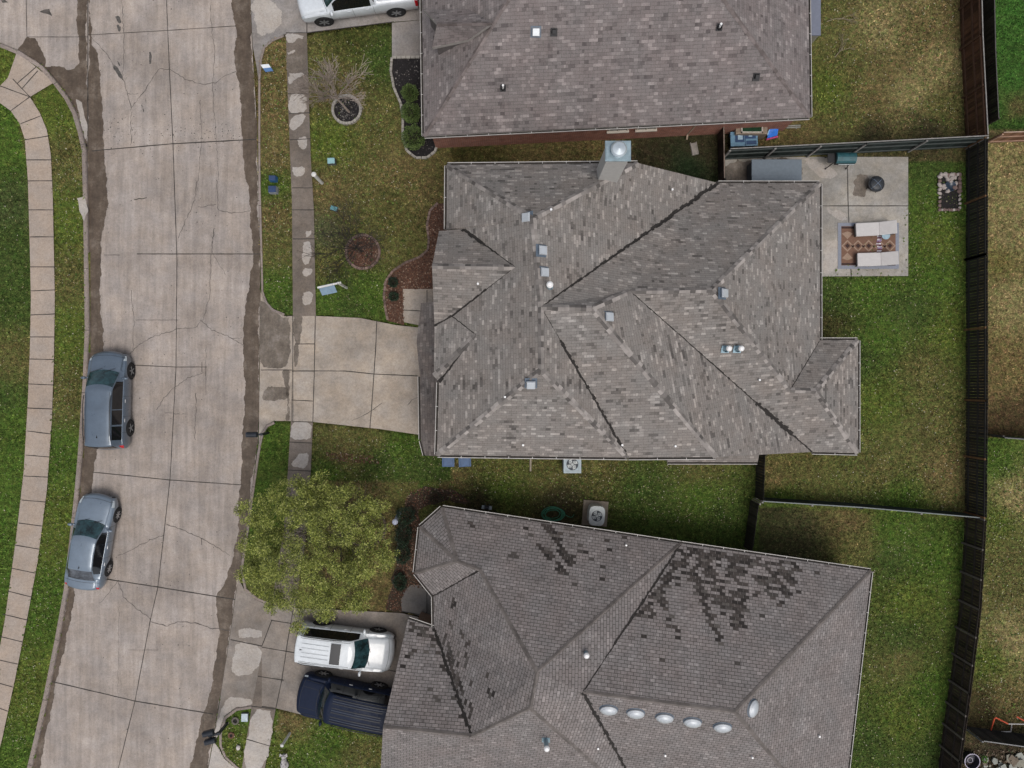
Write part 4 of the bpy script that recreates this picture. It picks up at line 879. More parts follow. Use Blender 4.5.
for x, y, a in ((609, 710, -.1), (636, 713.5, -.1), (665, 718, -.12), (693, 722.5, -.12), (723, 727.5, 0), (753, 709, 1.35)):
    c, n = on_roof(V, LF, x, y, .1); turtle_vent(house2, c, n, a)
for x, y in ((585, 650), (546, 741)): c, n = on_roof(V, LF, x, y, .1); pipe_vent(house2, c, n, .75, .10, capr=.12, mat=M_steel)
for x, y in ((590, 736), (598, 748), (537, 676), (626, 545), (665, 755), (752, 757), (819, 736), (532, 690)): c, n = on_roof(V, LF, x, y, .05); pipe_vent(house2, c, n, .14, .045, mat=M_blk if (x, y) == (590, 736) else M_wht, base=False)
settle(house2)
# ------------------------------------------------------------------ fences
def fencemat(name, a, b): return leafy(name, [a, tuple((x + y) / 2 for x, y in zip(a, b)), b], .85)
F_dark = fencemat('fence_dark', (.010, .0095, .009), (.035, .031, .028)); F_brown = fencemat('fence_brown', (.045, .020, .011), (.105, .05, .028)); F_drk2 = fencemat('fence_umber', (.014, .010, .008), (.055, .038, .03)); F_grn = fencemat('fence_green', (.007, .012, .011), (.022, .035, .032)); F_tan = fencemat('fence_tan', (.14, .065, .038), (.26, .14, .08))
R_pale = plain('rail_pale', (.22, .21, .20), .7, var=.3); R_dark = plain('rail_dark', (.05, .045, .04), .8, var=.3); R_ora = plain('post_cedar', (.13, .065, .025), .8, var=.3)
def fence(name, label, pts, h, side, bmat, rmat, pmat=None, group=None, post=2.4, rails=(.25, .95, 1.5), inset=True, pick=.14, capm=None, raildepth=.04, lean=0.0):
    """board fence along pts (ground metres); rails and posts stand on the given side"""
    root = thing(name, label, 'fence', (pts[0][0], pts[0][1], 0), 0, group)
    B, R, PO = MB(), MB(), []
    for a, b in zip(pts[:-1], pts[1:]):
        a, b = Vector((a[0], a[1], 0)), Vector((b[0], b[1], 0)); T = b - a; l = T.length; t = T.normalized(); n = Vector((-t.y, t.x, 0)) * side; ang = math.atan2(t.y, t.x)
        k = int(l / pick)
        for i in range(k):
            hh = h + random.uniform(-.015, .015); c = a + t * (i + .5) * (l / k) + Vector((0, 0, hh / 2 + random.uniform(-.01, .01)))
            B.box(c - n * random.uniform(0, .006), (l / k - .012, .018, hh), ang + random.uniform(-.01, .01))
        for z in rails:
            if z < h: R.box(a.lerp(b, .5) + n * .032 + Vector((0, 0, z)), (l, raildepth, .085), ang)
        m = max(1, round(l / post))
        for i in range(m + 1): PO.append((a + T * (i / m) + n * .075, ang))
    B.build('board_panel', bmat, root); R.build('rail', rmat, root)
    for p, ang in PO:
        q = MB(); q.box(p + Vector((0, 0, (h - .04) / 2)), (.09, .06, h - .04), ang); q.build('post', pmat or rmat, root)
    if capm:
        q = MB()
        for a, b in zip(pts[:-1], pts[1:]):
            a, b = Vector((a[0], a[1], h + .02)), Vector((b[0], b[1], h + .02)); t = b - a; q.box(a.lerp(b, .5), (t.length, .045, .025), math.atan2(t.y, t.x))
        q.build('top_rail', capm, root)
    settle(root); return root
def GL(*l): return [(G(x, y).x, G(x, y).y) for x, y in l]
fence('board_fence', 'reddish brown board fence along the right side of the upper tan lawn', GL((959, -30), (961, 50), (966, 146)), 1.65, -1, F_brown, plain('rail_brown', (.07, .033, .018), .8, var=.3), capm=R_pale, raildepth=.05)
fence('board_fence', 'black board fence along the right side of the middle back yard', GL((966, 148), (966, 260), (966, 400), (965, 512)), 1.65, -1, F_dark, plain('rail_black', (.016, .015, .014), .85, var=.3), R_ora, post=3.0)
fence('board_fence', 'dark umber board fence curving down beside the lower right lawn', GL((965, 514), (960, 600), (950, 680), (941, 745), (934, 800)), 1.65, -1, F_drk2, plain('rail_umber', (.022, .016, .013), .85, var=.3), plain('post_grey', (.1, .085, .075), .8), post=1.3)
fence('board_fence', 'dark green fence with pale slanting posts above the patio', GL((720, 160), (850, 153.5), (966, 147.5)), 1.7, -1, F_grn, plain('rail_green', (.05, .06, .058), .8), R_pale, capm=R_pale, post=2.35)
fence('board_fence', 'short dark fence between the middle house and the lower lawn line', GL((756.5, 452), (755, 497)), 1.25, 1, F_dark, R_dark)
fence('board_fence', 'short black fence running down to the eave of the lower house', GL((750.5, 500), (744, 547)), 1.25, 1, F_dark, R_dark, R_pale, post=5)
fence('board_fence', 'thin low greenish fence along the bottom of the middle back yard', GL((754, 497), (850, 503), (965, 513)), 1.3, -1, F_grn, R_pale, R_pale, capm=plain('cap_grey', (.16, .18, .18), .6), post=2.4)
fence('board_fence', 'narrow dark side fence between the two upper houses', GL((717.5, 121), (718.5, 184)), 1.0, 1, F_drk2, R_dark, capm=plain('rail_tan', (.2, .15, .12), .7), post=3)
fence('board_fence', 'tan board fence above the right tan lawn', GL((983, 143), (1040, 141)), 1.5, -1, F_tan, plain('rail_sand', (.32, .2, .14), .8), capm=plain('rail_sand2', (.36, .26, .2), .8))
fence('board_fence', 'black fence beside the vivid green lawn in the upper right corner', GL((982, -30), (984, 60), (987, 124)), .85, 1, F_dark, R_dark, R_dark, capm=plain('cap_dk', (.07, .065, .06), .7))
fence('board_fence', 'thin dark fence between the two right-hand lawns', GL((988, 436), (1040, 440)), 1.2, 1, F_dark, R_dark, capm=plain('cap_grey2', (.12, .12, .12), .6))
fence('board_fence', 'dark grey fence by the stone pile in the lower right corner', GL((964, 726), (1000, 731), (1040, 736)), 1.5, -1, F_dark, plain('rail_slate', (.075, .08, .085), .7), plain('post_slate', (.17, .17, .17), .7), capm=plain('rail_slate2', (.2, .2, .2), .7), post=1.9)
mb = MB(); flatpoly(mb, GL((981, -60), (990, -60), (991, 120), (984, 126)), .012); mb.build('path', plain('bare_soil', (.02, .017, .014), .95, var=.4))['kind'] = 'structure'

# ------------------------------------------------------------------ plants
def limb_tree(mb, base, h0, lean, levels, spread, r0, up=.5, kids=(3, 4), seglen=.75, rnd=None, tips=None, mat=0, minr=.0035):
    rnd = rnd or random
    def grow(p, d, length, r, lev):
        q = p; pts = [p]; rad = [r]; k = 3
        for i in range(k):
            d2 = (d + Vector((rnd.gauss(0, .10), rnd.gauss(0, .10), rnd.gauss(0, .06)))).normalized(); q = q + d2 * length / k; d = d2
            pts.append(q); rad.append(max(minr, r * (1 - .45 * (i + 1) / k)))
        mb.tube(pts, rad, 6 if r > .02 else 3, mat, cap=False)
        if tips is not None and lev <= 1: tips.extend(pts[1:])
        if lev == 0: return
        n = rnd.randint(*kids)
        for i in range(n):
            a = rnd.uniform(0, 6.283); s = rnd.uniform(.55, 1.0) * spread
            side = Vector((math.cos(a), math.sin(a), 0)); side = (side - d * side.dot(d)).normalized()
            nd = (d * math.cos(s) + side * math.sin(s) + Vector((0, 0, up * .25))).normalized()
            at = pts[-1] if i < n - 1 else pts[2]
            grow(at, nd, length * rnd.uniform(.62, .85), rad[-1] * .8, lev - 1)
    grow(Vector(base), (Vector((0, 0, 1)) + Vector(lean)).normalized(), h0, r0, levels)
rt = random.Random(3)
def bare_tree(label, px, py, mat, trunk_h, n1, lean, r0, len1, levels, seed):
    g = G(px, py); root = thing('bare_tree', label, 'tree', (g.x, g.y, 0)); rr = random.Random(seed)
    t = MB(); top = Vector((lean[0] * trunk_h, lean[1] * trunk_h, trunk_h)); t.tube([(0, 0, 0), top * .5 + Vector((.02, -.01, 0)), top], [r0, r0 * .85, r0 * .7], 8); t.build('trunk', mat, root)
    b = MB()
    for i in range(n1):
        a = i * 6.283 / n1 + rr.uniform(-.3, .3); s = rr.uniform(.15, .62)
        sub = MB()
        d = Vector((math.cos(a) * math.sin(s), math.sin(a) * math.sin(s), math.cos(s)))
        limb_tree(b, top - Vector((0, 0, rr.uniform(0, .12))), len1 * rr.uniform(.8, 1.15), (d.x / max(.2, d.z), d.y / max(.2, d.z), 0), levels, .5, r0 * .5, up=.5, kids=(3, 5), rnd=rr, minr=.0085 if mat is M_barkP else .0068)
    b.build('crown', mat, root); return root
M_barkP = plain('bark_pale', (.30, .25, .215), .9, var=.25); M_barkD = plain('bark_dark', (.035, .028, .024), .9, var=.3); M_bark = plain('bark', (.09, .07, .055), .9, var=.3)
bare_tree('leafless pale-twigged tree in the round black bed of the upper front lawn', 349, 112, M_barkP, 1.35, 11, (-.22, .12), .06, .86, 3, 11)
bare_tree('leafless dark tree in the round brown bed of the middle front lawn', 362, 252, M_barkD, .95, 11, (-.08, .04), .05, 1.02, 3, 5)

def leafquads(name, parent, cen, dirs, size, mat, asp=.42, curl=.5):
    cen = np.array(cen); n = len(cen)
    a = rng.normal(0, 1, (n, 3)); a[:, 2] *= curl; a /= np.linalg.norm(a, axis=1, keepdims=True)
    if dirs is not None: a = a * .6 + dirs * .8; a /= np.linalg.norm(a, axis=1, keepdims=True)
    b = np.cross(a, rng.normal(0, 1, (n, 3)) * [.5, .5, 1] + [0, 0, .9]); b /= np.linalg.norm(b, axis=1, keepdims=True)
    s = rng.uniform(size[0], size[1], (n, 1)); u = a * s / 2; w = b * s * asp / 2
    v = np.stack([cen - u, cen - w, cen + u, cen + w], 1)
    me = bpy.data.meshes.new(name); me.vertices.add(4 * n); me.vertices.foreach_set('co', v.ravel()); me.loops.add(4 * n); me.loops.foreach_set('vertex_index', np.arange(4 * n, dtype=np.int32))
    me.polygons.add(n); me.polygons.foreach_set('loop_start', np.arange(0, 4 * n, 4, dtype=np.int32)); me.update(calc_edges=True); me.materials.append(mat)
    o = bpy.data.objects.new(name, me); C.objects.link(o); o.parent = parent; return o
L_oak = leafy('leaf_oak', [(.030, .042, .010), (.085, .11, .018), (.165, .20, .030), (.28, .31, .06), (.46, .47, .16)])
L_shrub = leafy('leaf_shrub', [(.03, .055, .014), (.075, .12, .028), (.17, .23, .07)]); L_dark = leafy('leaf_dark', [(.008, .018, .010), (.016, .034, .018), (.035, .06, .03)])
# big live oak
g = G(348, 532); oak = thing('oak_tree', 'big round tree with yellow-green leaves overhanging the lower driveway', 'tree', (g.x, g.y, 0))
t = MB(); t.tube([(0, 0, 0), (.03, .02, .7), (-.03, .05, 1.5)], [.19, .16, .14], 10); t.build('trunk', M_bark, oak)
b = MB(); tips = []; rr = random.Random(21)
for i in range(9):
    a = i * .7 + rr.uniform(-.2, .2); s = (.95 if i % 3 else .35) * rr.uniform(.8, 1.1); d = Vector((math.cos(a) * math.sin(s), math.sin(a) * math.sin(s), math.cos(s)))
    limb_tree(b, (-.03, .05, 1.5 - rr.uniform(0, .25)), rr.uniform(1.1, 1.5), (d.x / max(.25, d.z), d.y / max(.25, d.z), 0), 3, .62, .075, up=.2, kids=(3, 4), rnd=rr, tips=tips)
b.build('limb', M_bark, oak)
# sprays of leaves: clumps through the crown's volume with gaps, denser towards the shell
cx, cy, cz, ax, ay, az = -.68, .02, 3.6, 3.55, 3.4, 1.8
cl = []; 
while len(cl) < 520:
    p = rng.normal(0, 1, 3); p /= np.linalg.norm(p); r = rng.uniform(.45, 1.0) ** .6; lump = 1 + .07 * math.sin(3 * math.atan2(p[1], p[0]) + 1) + .07 * math.sin(7 * math.atan2(p[1], p[0]) + 2.0) + .05 * math.sin(13 * math.atan2(p[1], p[0]))
    q = np.array([cx + p[0] * ax * r * lump, cy + p[1] * ay * r * lump, cz + p[2] * az * r * (.9 if p[2] > 0 else .7)])
    cl.append((q, rng.uniform(.16, .40)))
cen = []; dr = []
for q, rad in cl:
    k = int(190 * (rad / .3) ** 2); o = rng.normal(0, 1, (k, 3)); o /= np.linalg.norm(o, axis=1, keepdims=True); o *= (rng.uniform(0, 1, (k, 1)) ** .45) * rad * [1, 1, .6]
    cen.append(q + o); out = o / (np.linalg.norm(o, axis=1, keepdims=True) + 1e-6); dr.append(out)
leafquads('crown', oak, np.concatenate(cen), np.concatenate(dr), (.04, .13), L_oak, asp=.28)
def shrub(name, label, cat, px, py, rx, ry, h, mat, n, group=None, size=(.04, .09), seed=0):
    g = G(px, py); root = thing(name, label, cat, (g.x, g.y, 0), 0, group)
    s = MB(); rr = random.Random(seed)
    for i in range(7): a = i * .9; s.tube([(0, 0, 0), (math.cos(a) * rx * .35, math.sin(a) * ry * .35, h * .5), (math.cos(a) * rx * .6, math.sin(a) * ry * .6, h * .75)], [.014, .01, .005], 5, cap=False)
    s.build('stem', M_bark, root)
    p = rng.normal(0, 1, (n, 3)); p /= np.linalg.norm(p, axis=1, keepdims=True); r = rng.uniform(.5, 1, (n, 1)) ** .5
    lump = 1 + .12 * np.sin(p[:, :1] * 7 + seed) * np.sin(p[:, 1:2] * 8 + 1)
    q = p * r * lump * [rx, ry, h * .5] + [0, 0, h * .52]
    leafquads('foliage', root, q, p, size, mat, asp=.5); return root
for (x, y, r), lb in zip(((411, 96, .44), (412, 116, .50), (415, 141, .62)), ('smallest round green bush, topmost in the black bed by the upper house', 'middle round green bush in the black bed by the upper house', 'largest round green bush, at the lower end of the black bed')):
    shrub('round_bush', lb, 'bush', x, y, r, r, r * 1.7, L_shrub, 2600, 'round bushes in the black bed', seed=int(x))
shrub('small_bush', 'small green bush in the brown bed, upper of the pair by the front path', 'bush', 394, 283, .26, .26, .5, L_dark, 700, 'small bushes in the brown bed', seed=4)
shrub('small_bush', 'small green bush in the brown bed, lower of the pair by the front path', 'bush', 394.5, 297, .26, .24, .5, L_dark, 700, 'small bushes in the brown bed', seed=5)
for (x, y, rx, ry, hh), lb in zip(((407, 514, .5, .45, .9), (405, 533, .42, .55, .9), (404, 552, .40, .5, .85), (401, 580, .35, .45, .7)), ('dark bush nearest the upper corner of the lower house', 'dark bush second down the left wall of the lower house', 'dark bush third down the left wall of the lower house', 'dark bush above the rounded porch slab of the lower house')):
    shrub('dark_bush', lb, 'bush', x, y, rx, ry, hh, L_dark, 1500, 'dark bushes along the lower house', seed=int(y))
shrub('leafless_bush', 'dark brown twiggy bush in the leaf litter by the lower house', 'bush', 437, 497, .4, .35, .7, leafy('leaf_brown', [(.02, .014, .01), (.05, .035, .02), (.03, .035, .015)]), 700, seed=9)

# edging stones round the beds
def edging(name, label, pts, w, h, mat, seg=.3, closed=False, z=0):
    q = resample([Vector((p[0], p[1], 0)) for p in pts] + ([Vector((pts[0][0], pts[0][1], 0))] if closed else []), seg); mb = MB()
    for a, b in zip(q[:-1], q[1:]):
        t = b - a; hh = h * random.uniform(.85, 1.1)
        mb.box(a.lerp(b, .5) + Vector((0, 0, hh / 2 - .02)), (t.length * .97, w * random.uniform(.92, 1.06), hh + .04), math.atan2(t.y, t.x) + random.uniform(-.03, .03), taper=.9)
    o = mb.build(name, mat); tag(o, label, 'edging'); return o
E_pale = plain('edging_pale', (.30, .28, .25), .85, var=.2, island=.15); E_pink = plain('edging_pink', (.17, .115, .095), .85, var=.3, island=.35)
edging('bed_edging', 'curved pale concrete edging of the black bed by the upper house', [(P(x, y).x, P(x, y).y) for x, y in ([(420, 57.5), (392, 58)] + [(391, 72), (394, 88), (401, 104), (403, 120), (403, 138), (407, 151), (416, 158), (427, 158), (435, 152), (438, 143)])], .13, .1, E_pale, .22)
edging('tree_ring', 'pale round edging of the black bed under the upper bare tree', circ(347, 110, .70, 30), .14, .13, E_pale, .14, True)
edging('tree_ring', 'pinkish brick ring under the dark bare tree', circ(363, 252, .84, 30), .13, .1, E_pink, .2, True)
edging('tree_ring', 'dark brick ring half hidden beneath the yellow-green tree', circ(366, 527, .98, 30), .12, .1, plain('edging_dark', (.09, .06, .05), .85, var=.3), .22, True)
edging('bed_edging', 'pinkish brick edging of the brown bed by the front path', [(P(x, y).x, P(x, y).y) for x, y in [(438, 203), (430, 211), (427, 226), (429, 240), (428, 250), (420, 257), (405, 263), (393, 271), (386, 281), (384, 296), (386, 312), (388, 320)]], .12, .09, E_pink, .2)
# dead branches lying on the upper back lawn
mb = MB()
for a, s in (((826, 22), 1), ((834, 58), 2)):
    g = G(*a); rr = random.Random(s); mb = MB()
    def tw(p, ang, l, r, lev):
        q = p + Vector((math.cos(ang), math.sin(ang), 0)) * l; mb.tube([p, p.lerp(q, .5) + Vector((rr.uniform(-.05, .05), rr.uniform(-.05, .05), .02)), q], [r, r * .8, r * .5], 4, cap=False)
        if lev:
            for k in range(3): tw(p.lerp(q, rr.uniform(.4, 1)), ang + rr.uniform(-.7, .7), l * .6, r * .6, lev - 1)
    tw(Vector((g.x, g.y, .05)), .2 if s == 1 else .9, .9, .025, 3)
    tag(mb.build('fallen_branch', plain('dead_wood', (.2, .17, .11), .9)), 'dry pale branch lying on the upper back lawn, ' + ('the one nearer the top edge' if s == 1 else 'the lower one'), 'branch', 'fallen branches on the upper back lawn')
# ------------------------------------------------------------------ vehicles
def paint(name, col, coat=.7, rough=.32, metal=.25):
    m, nt, bs = _nodes(name); co = objco(nt)
    c = mul(nt, col, ramp(nt, noise(nt, co, 1.6, 5, .7), [(.3, g3(.88)), (.7, g3(1.1))]))
    c = mul(nt, c, ramp(nt, noise(nt, co, 14, 4, .8), [(.3, g3(.94)), (.7, g3(1.05))]))
    nt.links.new(c, bs.inputs['Base Color']); setm(bs, rough, metal, .5, coat)
    nt.links.new(ramp(nt, noise(nt, co, 3, 4, .7), [(.3, g3(rough * .8)), (.7, g3(rough * 1.4))]), bs.inputs['Roughness'])
    MATS[name] = m; return m
def glassmat(name, col):
    m, nt, bs = _nodes(name); co = objco(nt)
    c = mul(nt, col, ramp(nt, noise(nt, co, 2.6, 4, .7), [(.36, g3(.35)), (.64, g3(1.9))]))
    nt.links.new(c, bs.inputs['Base Color']); setm(bs, .08, 0, .7); MATS[name] = m; return m
M_tyre = plain('tyre', (.012, .012, .013), .8, var=.2); M_arch = plain('wheel_arch', (.008, .008, .009), .9, var=.1); M_alloy = plain('alloy', (.45, .46, .48), .35, metal=.7, var=.05); M_alloyD = plain('alloy_dark', (.26, .27, .28), .4, metal=.5, var=.05)
M_trimB = plain('black_trim', (.015, .016, .018), .55, var=.15); M_lens = plain('lens', (.42, .47, .5), .15, var=.1); M_red = plain('red_lens', (.45, .012, .02), .25, var=.05); M_side = plain('dark_glass', (.006, .007, .009), .06, var=.1, spec=.8); M_ws = glassmat('windscreen', (.014, .038, .044)); M_rw = glassmat('rear_glass', (.05, .055, .065))
M_plate = plain('plate', (.6, .6, .6), .5, var=.03)
def sm(xs, k=2):
    xs = np.array(xs, float)
    for _ in range(k): ys = xs.copy(); ys[1:-1] = (xs[:-2] + 2 * xs[1:-1] + xs[2:]) / 4; xs = ys
    return xs
def car(name, label, cat, loc, ang, S, body, group=None):
    Lh, W, H = S['L'], S['W'], S['H']; root = thing(name, label, cat, (loc[0], loc[1], STREET_Z if S.get('street') else .02), ang, group)
    NS = 120; T = np.linspace(0, 1, NS + 1)
    top = sm(np.interp(T, *zip(*S['top'])), 2); belt = sm(np.interp(T, *zip(*S['belt'])), 3); wt = sm(np.interp(T, *zip(*S['wt'])), 2); zb = sm(np.interp(T, *zip(*S['bot'])), 2)
    rf, rr_ = S.get('rf', .12), S.get('rr', .08); ff = []
    for t in T:
        f = 1.0
        if t < rf: f = S.get('nf', .74) + (1 - S.get('nf', .74)) * math.sqrt(max(0, 1 - (1 - t / rf) ** 2))
        if t > 1 - rr_: f = S.get('nr', .82) + (1 - S.get('nr', .82)) * math.sqrt(max(0, 1 - (1 - (1 - t) / rr_) ** 2))
        ff.append(f)
    w = np.array(ff) * W / 2
    def section(i):
        t, zt, zl, b = T[i], top[i], belt[i], zb[i]; ww = w[i]; x = Lh / 2 - t * Lh; wr = wt[i] * W / 2 * min(1, ff[i] + .03)
        zt = max(zt, b + .12); zl = min(zl, zt - .02); m = b + (zl - b) * .45
        rise = max(zt - .075, zl + .01)
        pts = [(ww * .90, b), (ww * .965, b + .07), (ww, m), (ww * 1.0, zl - .16 * (zl - m)), (ww * .985, zl - .045), (ww * .955, zl)]
        e0 = (min(ww * .935, max(wr + .01, wr)) if rise - zl < .05 else ww * .935, zl + .006)
        for k in range(4):
            s = k / 3; pts.append((e0[0] + (wr - e0[0]) * s, e0[1] + (rise - e0[1]) * s))
        cr = S.get('crown', .035)
        pts += [(wr * .955, rise + (zt - rise) * .7), (wr * .86, zt), (wr * .6, zt + cr * .55), (wr * .3, zt + cr * .9), (0, zt + cr)]
        bw_ = float(np.interp(t, [0, .1, .3, .45, .7, .95, 1], [.10, .12, .17, .10, 0, -.05, -.07]))
        return x, pts, [bw_ * max(0, 1 - (a / max(wr, .1)) ** 2) if k >= 8 else 0 for k, (a, b_) in enumerate(pts)]
    secs = [section(i) for i in range(NS + 1)]; J = len(secs[0][1])
    parts = {}
    def which(i, j, sgn):
        t = (T[i] + T[i + 1]) / 2
        for nm, t0, t1, j0, j1, m in S['zones']:
            if t0 <= t < t1 and j0 <= j < j1:
                return nm + ('' if j0 >= 10 or nm in ('windscreen', 'rear_window', 'sunroof', 'bed_liner', 'bumper', 'load_cover') else ('L' if sgn > 0 else 'R')), m
        return 'body', body
    for i in range(NS):
        for sgn in (1, -1):
            for j in range(J - 1):
                nm, m = which(i, j, sgn)
                x0, p0, o0 = secs[i]; x1, p1, o1 = secs[i + 1]
                q = [(x0 + o0[j], sgn * p0[j][0], p0[j][1]), (x1 + o1[j], sgn * p1[j][0], p1[j][1]), (x1 + o1[j + 1], sgn * p1[j + 1][0], p1[j + 1][1]), (x0 + o0[j + 1], sgn * p0[j + 1][0], p0[j + 1][1])]
                if S.get('bed') and S['bed'][0] <= T[i] < S['bed'][1] and j >= 11: continue
                parts.setdefault((nm, m.name), (MB(), m))[0].face(q if sgn < 0 else q[::-1])
    bm = parts[('body', body.name)][0]
    for i, fl in ((0, False), (NS, True)):
        x, p, o_ = secs[i]; ring = [(x + k, a, b) for (a, b), k in zip(p, o_)] + [(x + k, -a, b) for (a, b), k in list(zip(p, o_))[::-1][1:]]; bm.face(ring if fl else ring[::-1])
    for (nm, _), (mb, m) in parts.items():
        o = mb.build(nm.rstrip('LR'), m, root, smooth=True)
        es = o.modifiers.new('e', 'EDGE_SPLIT'); es.split_angle = math.radians(38)
    if S.get('bed'):
        t0, t1 = S['bed']; xa, xb = Lh / 2 - t0 * Lh, Lh / 2 - t1 * Lh; wi = W / 2 * .80; zt = S['bedz']; fl = .62; mb = MB()
        mb.face([(xa, -wi, fl), (xa, wi, fl), (xb, wi, fl), (xb, -wi, fl)][::-1])
        for a, b in (((xa, -wi), (xa, wi)), ((xa, wi), (xb, wi)), ((xb, wi), (xb, -wi)), ((xb, -wi), (xa, -wi))): mb.face([(a[0], a[1], fl), (b[0], b[1], fl), (b[0], b[1], zt), (a[0], a[1], zt)])
        for k in range(7): mb.box(((xa + xb) / 2, -wi * .8 + k * wi * 1.6 / 6, fl + .012), (abs(xa - xb) * .96, .06, .02))
        mb.build('bed_liner', S.get('bedmat', M_trimB), root)
    # wheels
    r = S.get('wr', .34)
    for tx in S['wheels']:
        x = Lh / 2 - tx * Lh
        for s in (1, -1):
            R = Matrix.Rotation(-s * math.pi / 2, 3, 'X'); y = s * (W / 2 + .012)
            a = MB(); a.lathe((x, s * (W / 2 * .982), r + .01), [(0, .02), (r + .055, .02), (r + .075, .0), (r + .06, -.2)], 28, rot=R); a.build('wheel_arch', M_arch, root)
            wv = MB(); wv.lathe((x, y, r), [(r * .66, .012), (r * .70, .022), (r * .93, .012), (r, -.02), (r, -.2), (r * .9, -.22)], 28, rot=R); wo = wv.build('wheel', M_tyre, root)
            rm = MB(); rm.lathe((x, y, r), [(r * .64, .02), (r * .67, .006), (r * .64, -.03), (r * .2, -.05), (0, -.05)], 24, 1, rot=R)
            for k in range(S.get('spokes', 5)):
                an = k * 2 * math.pi / S.get('spokes', 5) + .3; i0 = len(rm.v); rm.box((r * .34, 0, 0), (r * .62, S.get('spw', .055), .022))
                for q in range(i0, len(rm.v)):
                    p = Matrix.Rotation(an, 3, 'Z') @ Vector(rm.v[q]); rm.v[q] = tuple(Vector((x, y, r)) + R @ (p + Vector((0, 0, .004))))
            rm.lathe((x, y, r), [(r * .16, .018), (r * .1, .026), (0, .028)], 12, rot=R)
            rm.build('rim', [S.get('rim', M_alloy), M_arch], wo)
    # mirrors, handles, plate
    xm = Lh / 2 - S['mirror'] * Lh; im = int(S['mirror'] * NS)
    for s in (1, -1):
        q = MB(); yb = w[im] * .93; zz = belt[im] + .06; q.ell((xm, s * (yb + .15), zz + .03), (.075, .13, .09), 12, 8); q.box((xm + .02, s * (yb + .02), zz - .02), (.06, .14, .04)); q.build('wing_mirror', S.get('mirmat', body), root, smooth=True)
        for t in S['handles']:
            i = int(t * NS); q = MB(); q.box((Lh / 2 - t * Lh, s * (w[i] * 1.0 + .012), belt[i] - .10), (.17, .035, .03)); q.build('door_handle', S.get('hmat', body), root, bevel=.008)
    # door seams: thin dark grooves following the skin
    for t in S['seams']:
        i = int(t * NS); x, p, o_ = secs[i]
        for s in (1, -1):
            q = MB(); q.grid([[Vector((x + e, s * (a + .003), b)) for a, b in p[1:6]] for e in (-.006, .006)]); q.build('panel_gap', M_trimB, root)
    for t0, t1, jj in S.get('lines', ()):
        for s in (1, -1):
            q = MB(); q.grid([[Vector((secs[i][0] + secs[i][2][jj], s * secs[i][1][jj][0] + e, secs[i][1][jj][1] + .004)) for i in range(int(t0 * NS), int(t1 * NS) + 1)] for e in (-.007, .007)]); q.build('panel_gap', M_trimB, root)
    for t in S.get('cross', ()):
        x, p, o_ = secs[int(t * NS)]; l = list(zip(p, o_))[5:]; pts = [Vector((x + k, a, b + .004)) for (a, b), k in l] + [Vector((x + k, -a, b + .004)) for (a, b), k in l[::-1][1:]]
        q = MB(); q.grid([[v + Vector((e, 0, 0)) for v in pts] for e in (-.007, .007)]); q.build('panel_gap', M_trimB, root)
    for xx, s in ((Lh / 2 + .005, 1), (-Lh / 2 - .005, -1)):
        q = MB(); q.box((xx, 0, .55), (.02, .5 if s > 0 else .34, .13)); q.build('number_plate', M_plate if s < 0 else M_trimB, root)
    gr = MB(); gr.box((Lh / 2 - .005, 0, .5), (.05, W * .5, .22)); gr.build('grille', M_trimB, root)
    tw = S['wiper']; i = int(tw * NS); x = secs[i][0]
    for y0, y1 in ((.08, .62), (-.55, .0)): wp = MB(); wp.tube([(x + .17, y0, top[i] + .055), (x - .03, y1, np.interp(tw + .1 / Lh, T, top) + .06)], .010, 4); wp.build('wiper', M_trimB, root)
    def zroof(t): return float(np.interp(t, T, top)) + .035
    for e in S.get('extras', ()): e(root, Lh, W, zroof, float(1), secs)
    return root
def rails(mat, t0, t1, y):
    def f(root, L_, W, zr, _, secs):
        for s in (1, -1):
            q = MB(); ts = np.linspace(t0, t1, 9); q.tube([(L_ / 2 - t * L_, s * y * W / 2, zr(t) + (.05 if 0 < k < 8 else -.01)) for k, t in enumerate(ts)], .02, 6); q.build('roof_rail', mat, root)
    return f
def antenna(t, y=0):
    def f(root, L_, W, zr, _, secs):
        q = MB(); x = L_ / 2 - t * L_; q.grid([[(x + .09, y, zr(t)), (x - .06, y - .025, zr(t)), (x - .06, y + .025, zr(t))], [(x - .04, y, zr(t) + .07), (x - .075, y - .008, zr(t) + .06), (x - .075, y + .008, zr(t) + .06)]], closed=True); q.build('antenna', M_trimB, root)
    return f
def panel(nm, t0, t1, y, mat, up=.012):
    def f(root, L_, W, zr, _, secs):
        q = MB(); k = 8; rows = []
        for t in np.linspace(t0, t1, 5): rows.append([(L_ / 2 - t * L_, s * y * W / 2, zr(t) - .035 * (s * 1.15 * y) ** 2 * .9 + up) for s in np.linspace(-1, 1, k)])
        q.grid(rows[::-1]); q.build(nm, mat, root, smooth=True)
    return f
def ribs(t0, t1, ys, mat, wdt=.03, h=.02):
    def f(root, L_, W, zr, _, secs):
        for y in ys:
            q = MB(); ts = np.linspace(t0, t1, 8)
            for a, b in zip(ts[:-1], ts[1:]):
                xa, xb = L_ / 2 - a * L_, L_ / 2 - b * L_; d = -.035 * y * y; yy = y * W / 2
                q.face([(xa, yy - wdt / 2, zr(a) + d + h), (xa, yy + wdt / 2, zr(a) + d + h), (xb, yy + wdt / 2, zr(b) + d + h), (xb, yy - wdt / 2, zr(b) + d + h)])
            q.build('roof_rib', mat, root)
    return f
bot = [(0, .24), (.05, .2), (.95, .22), (1, .3)]
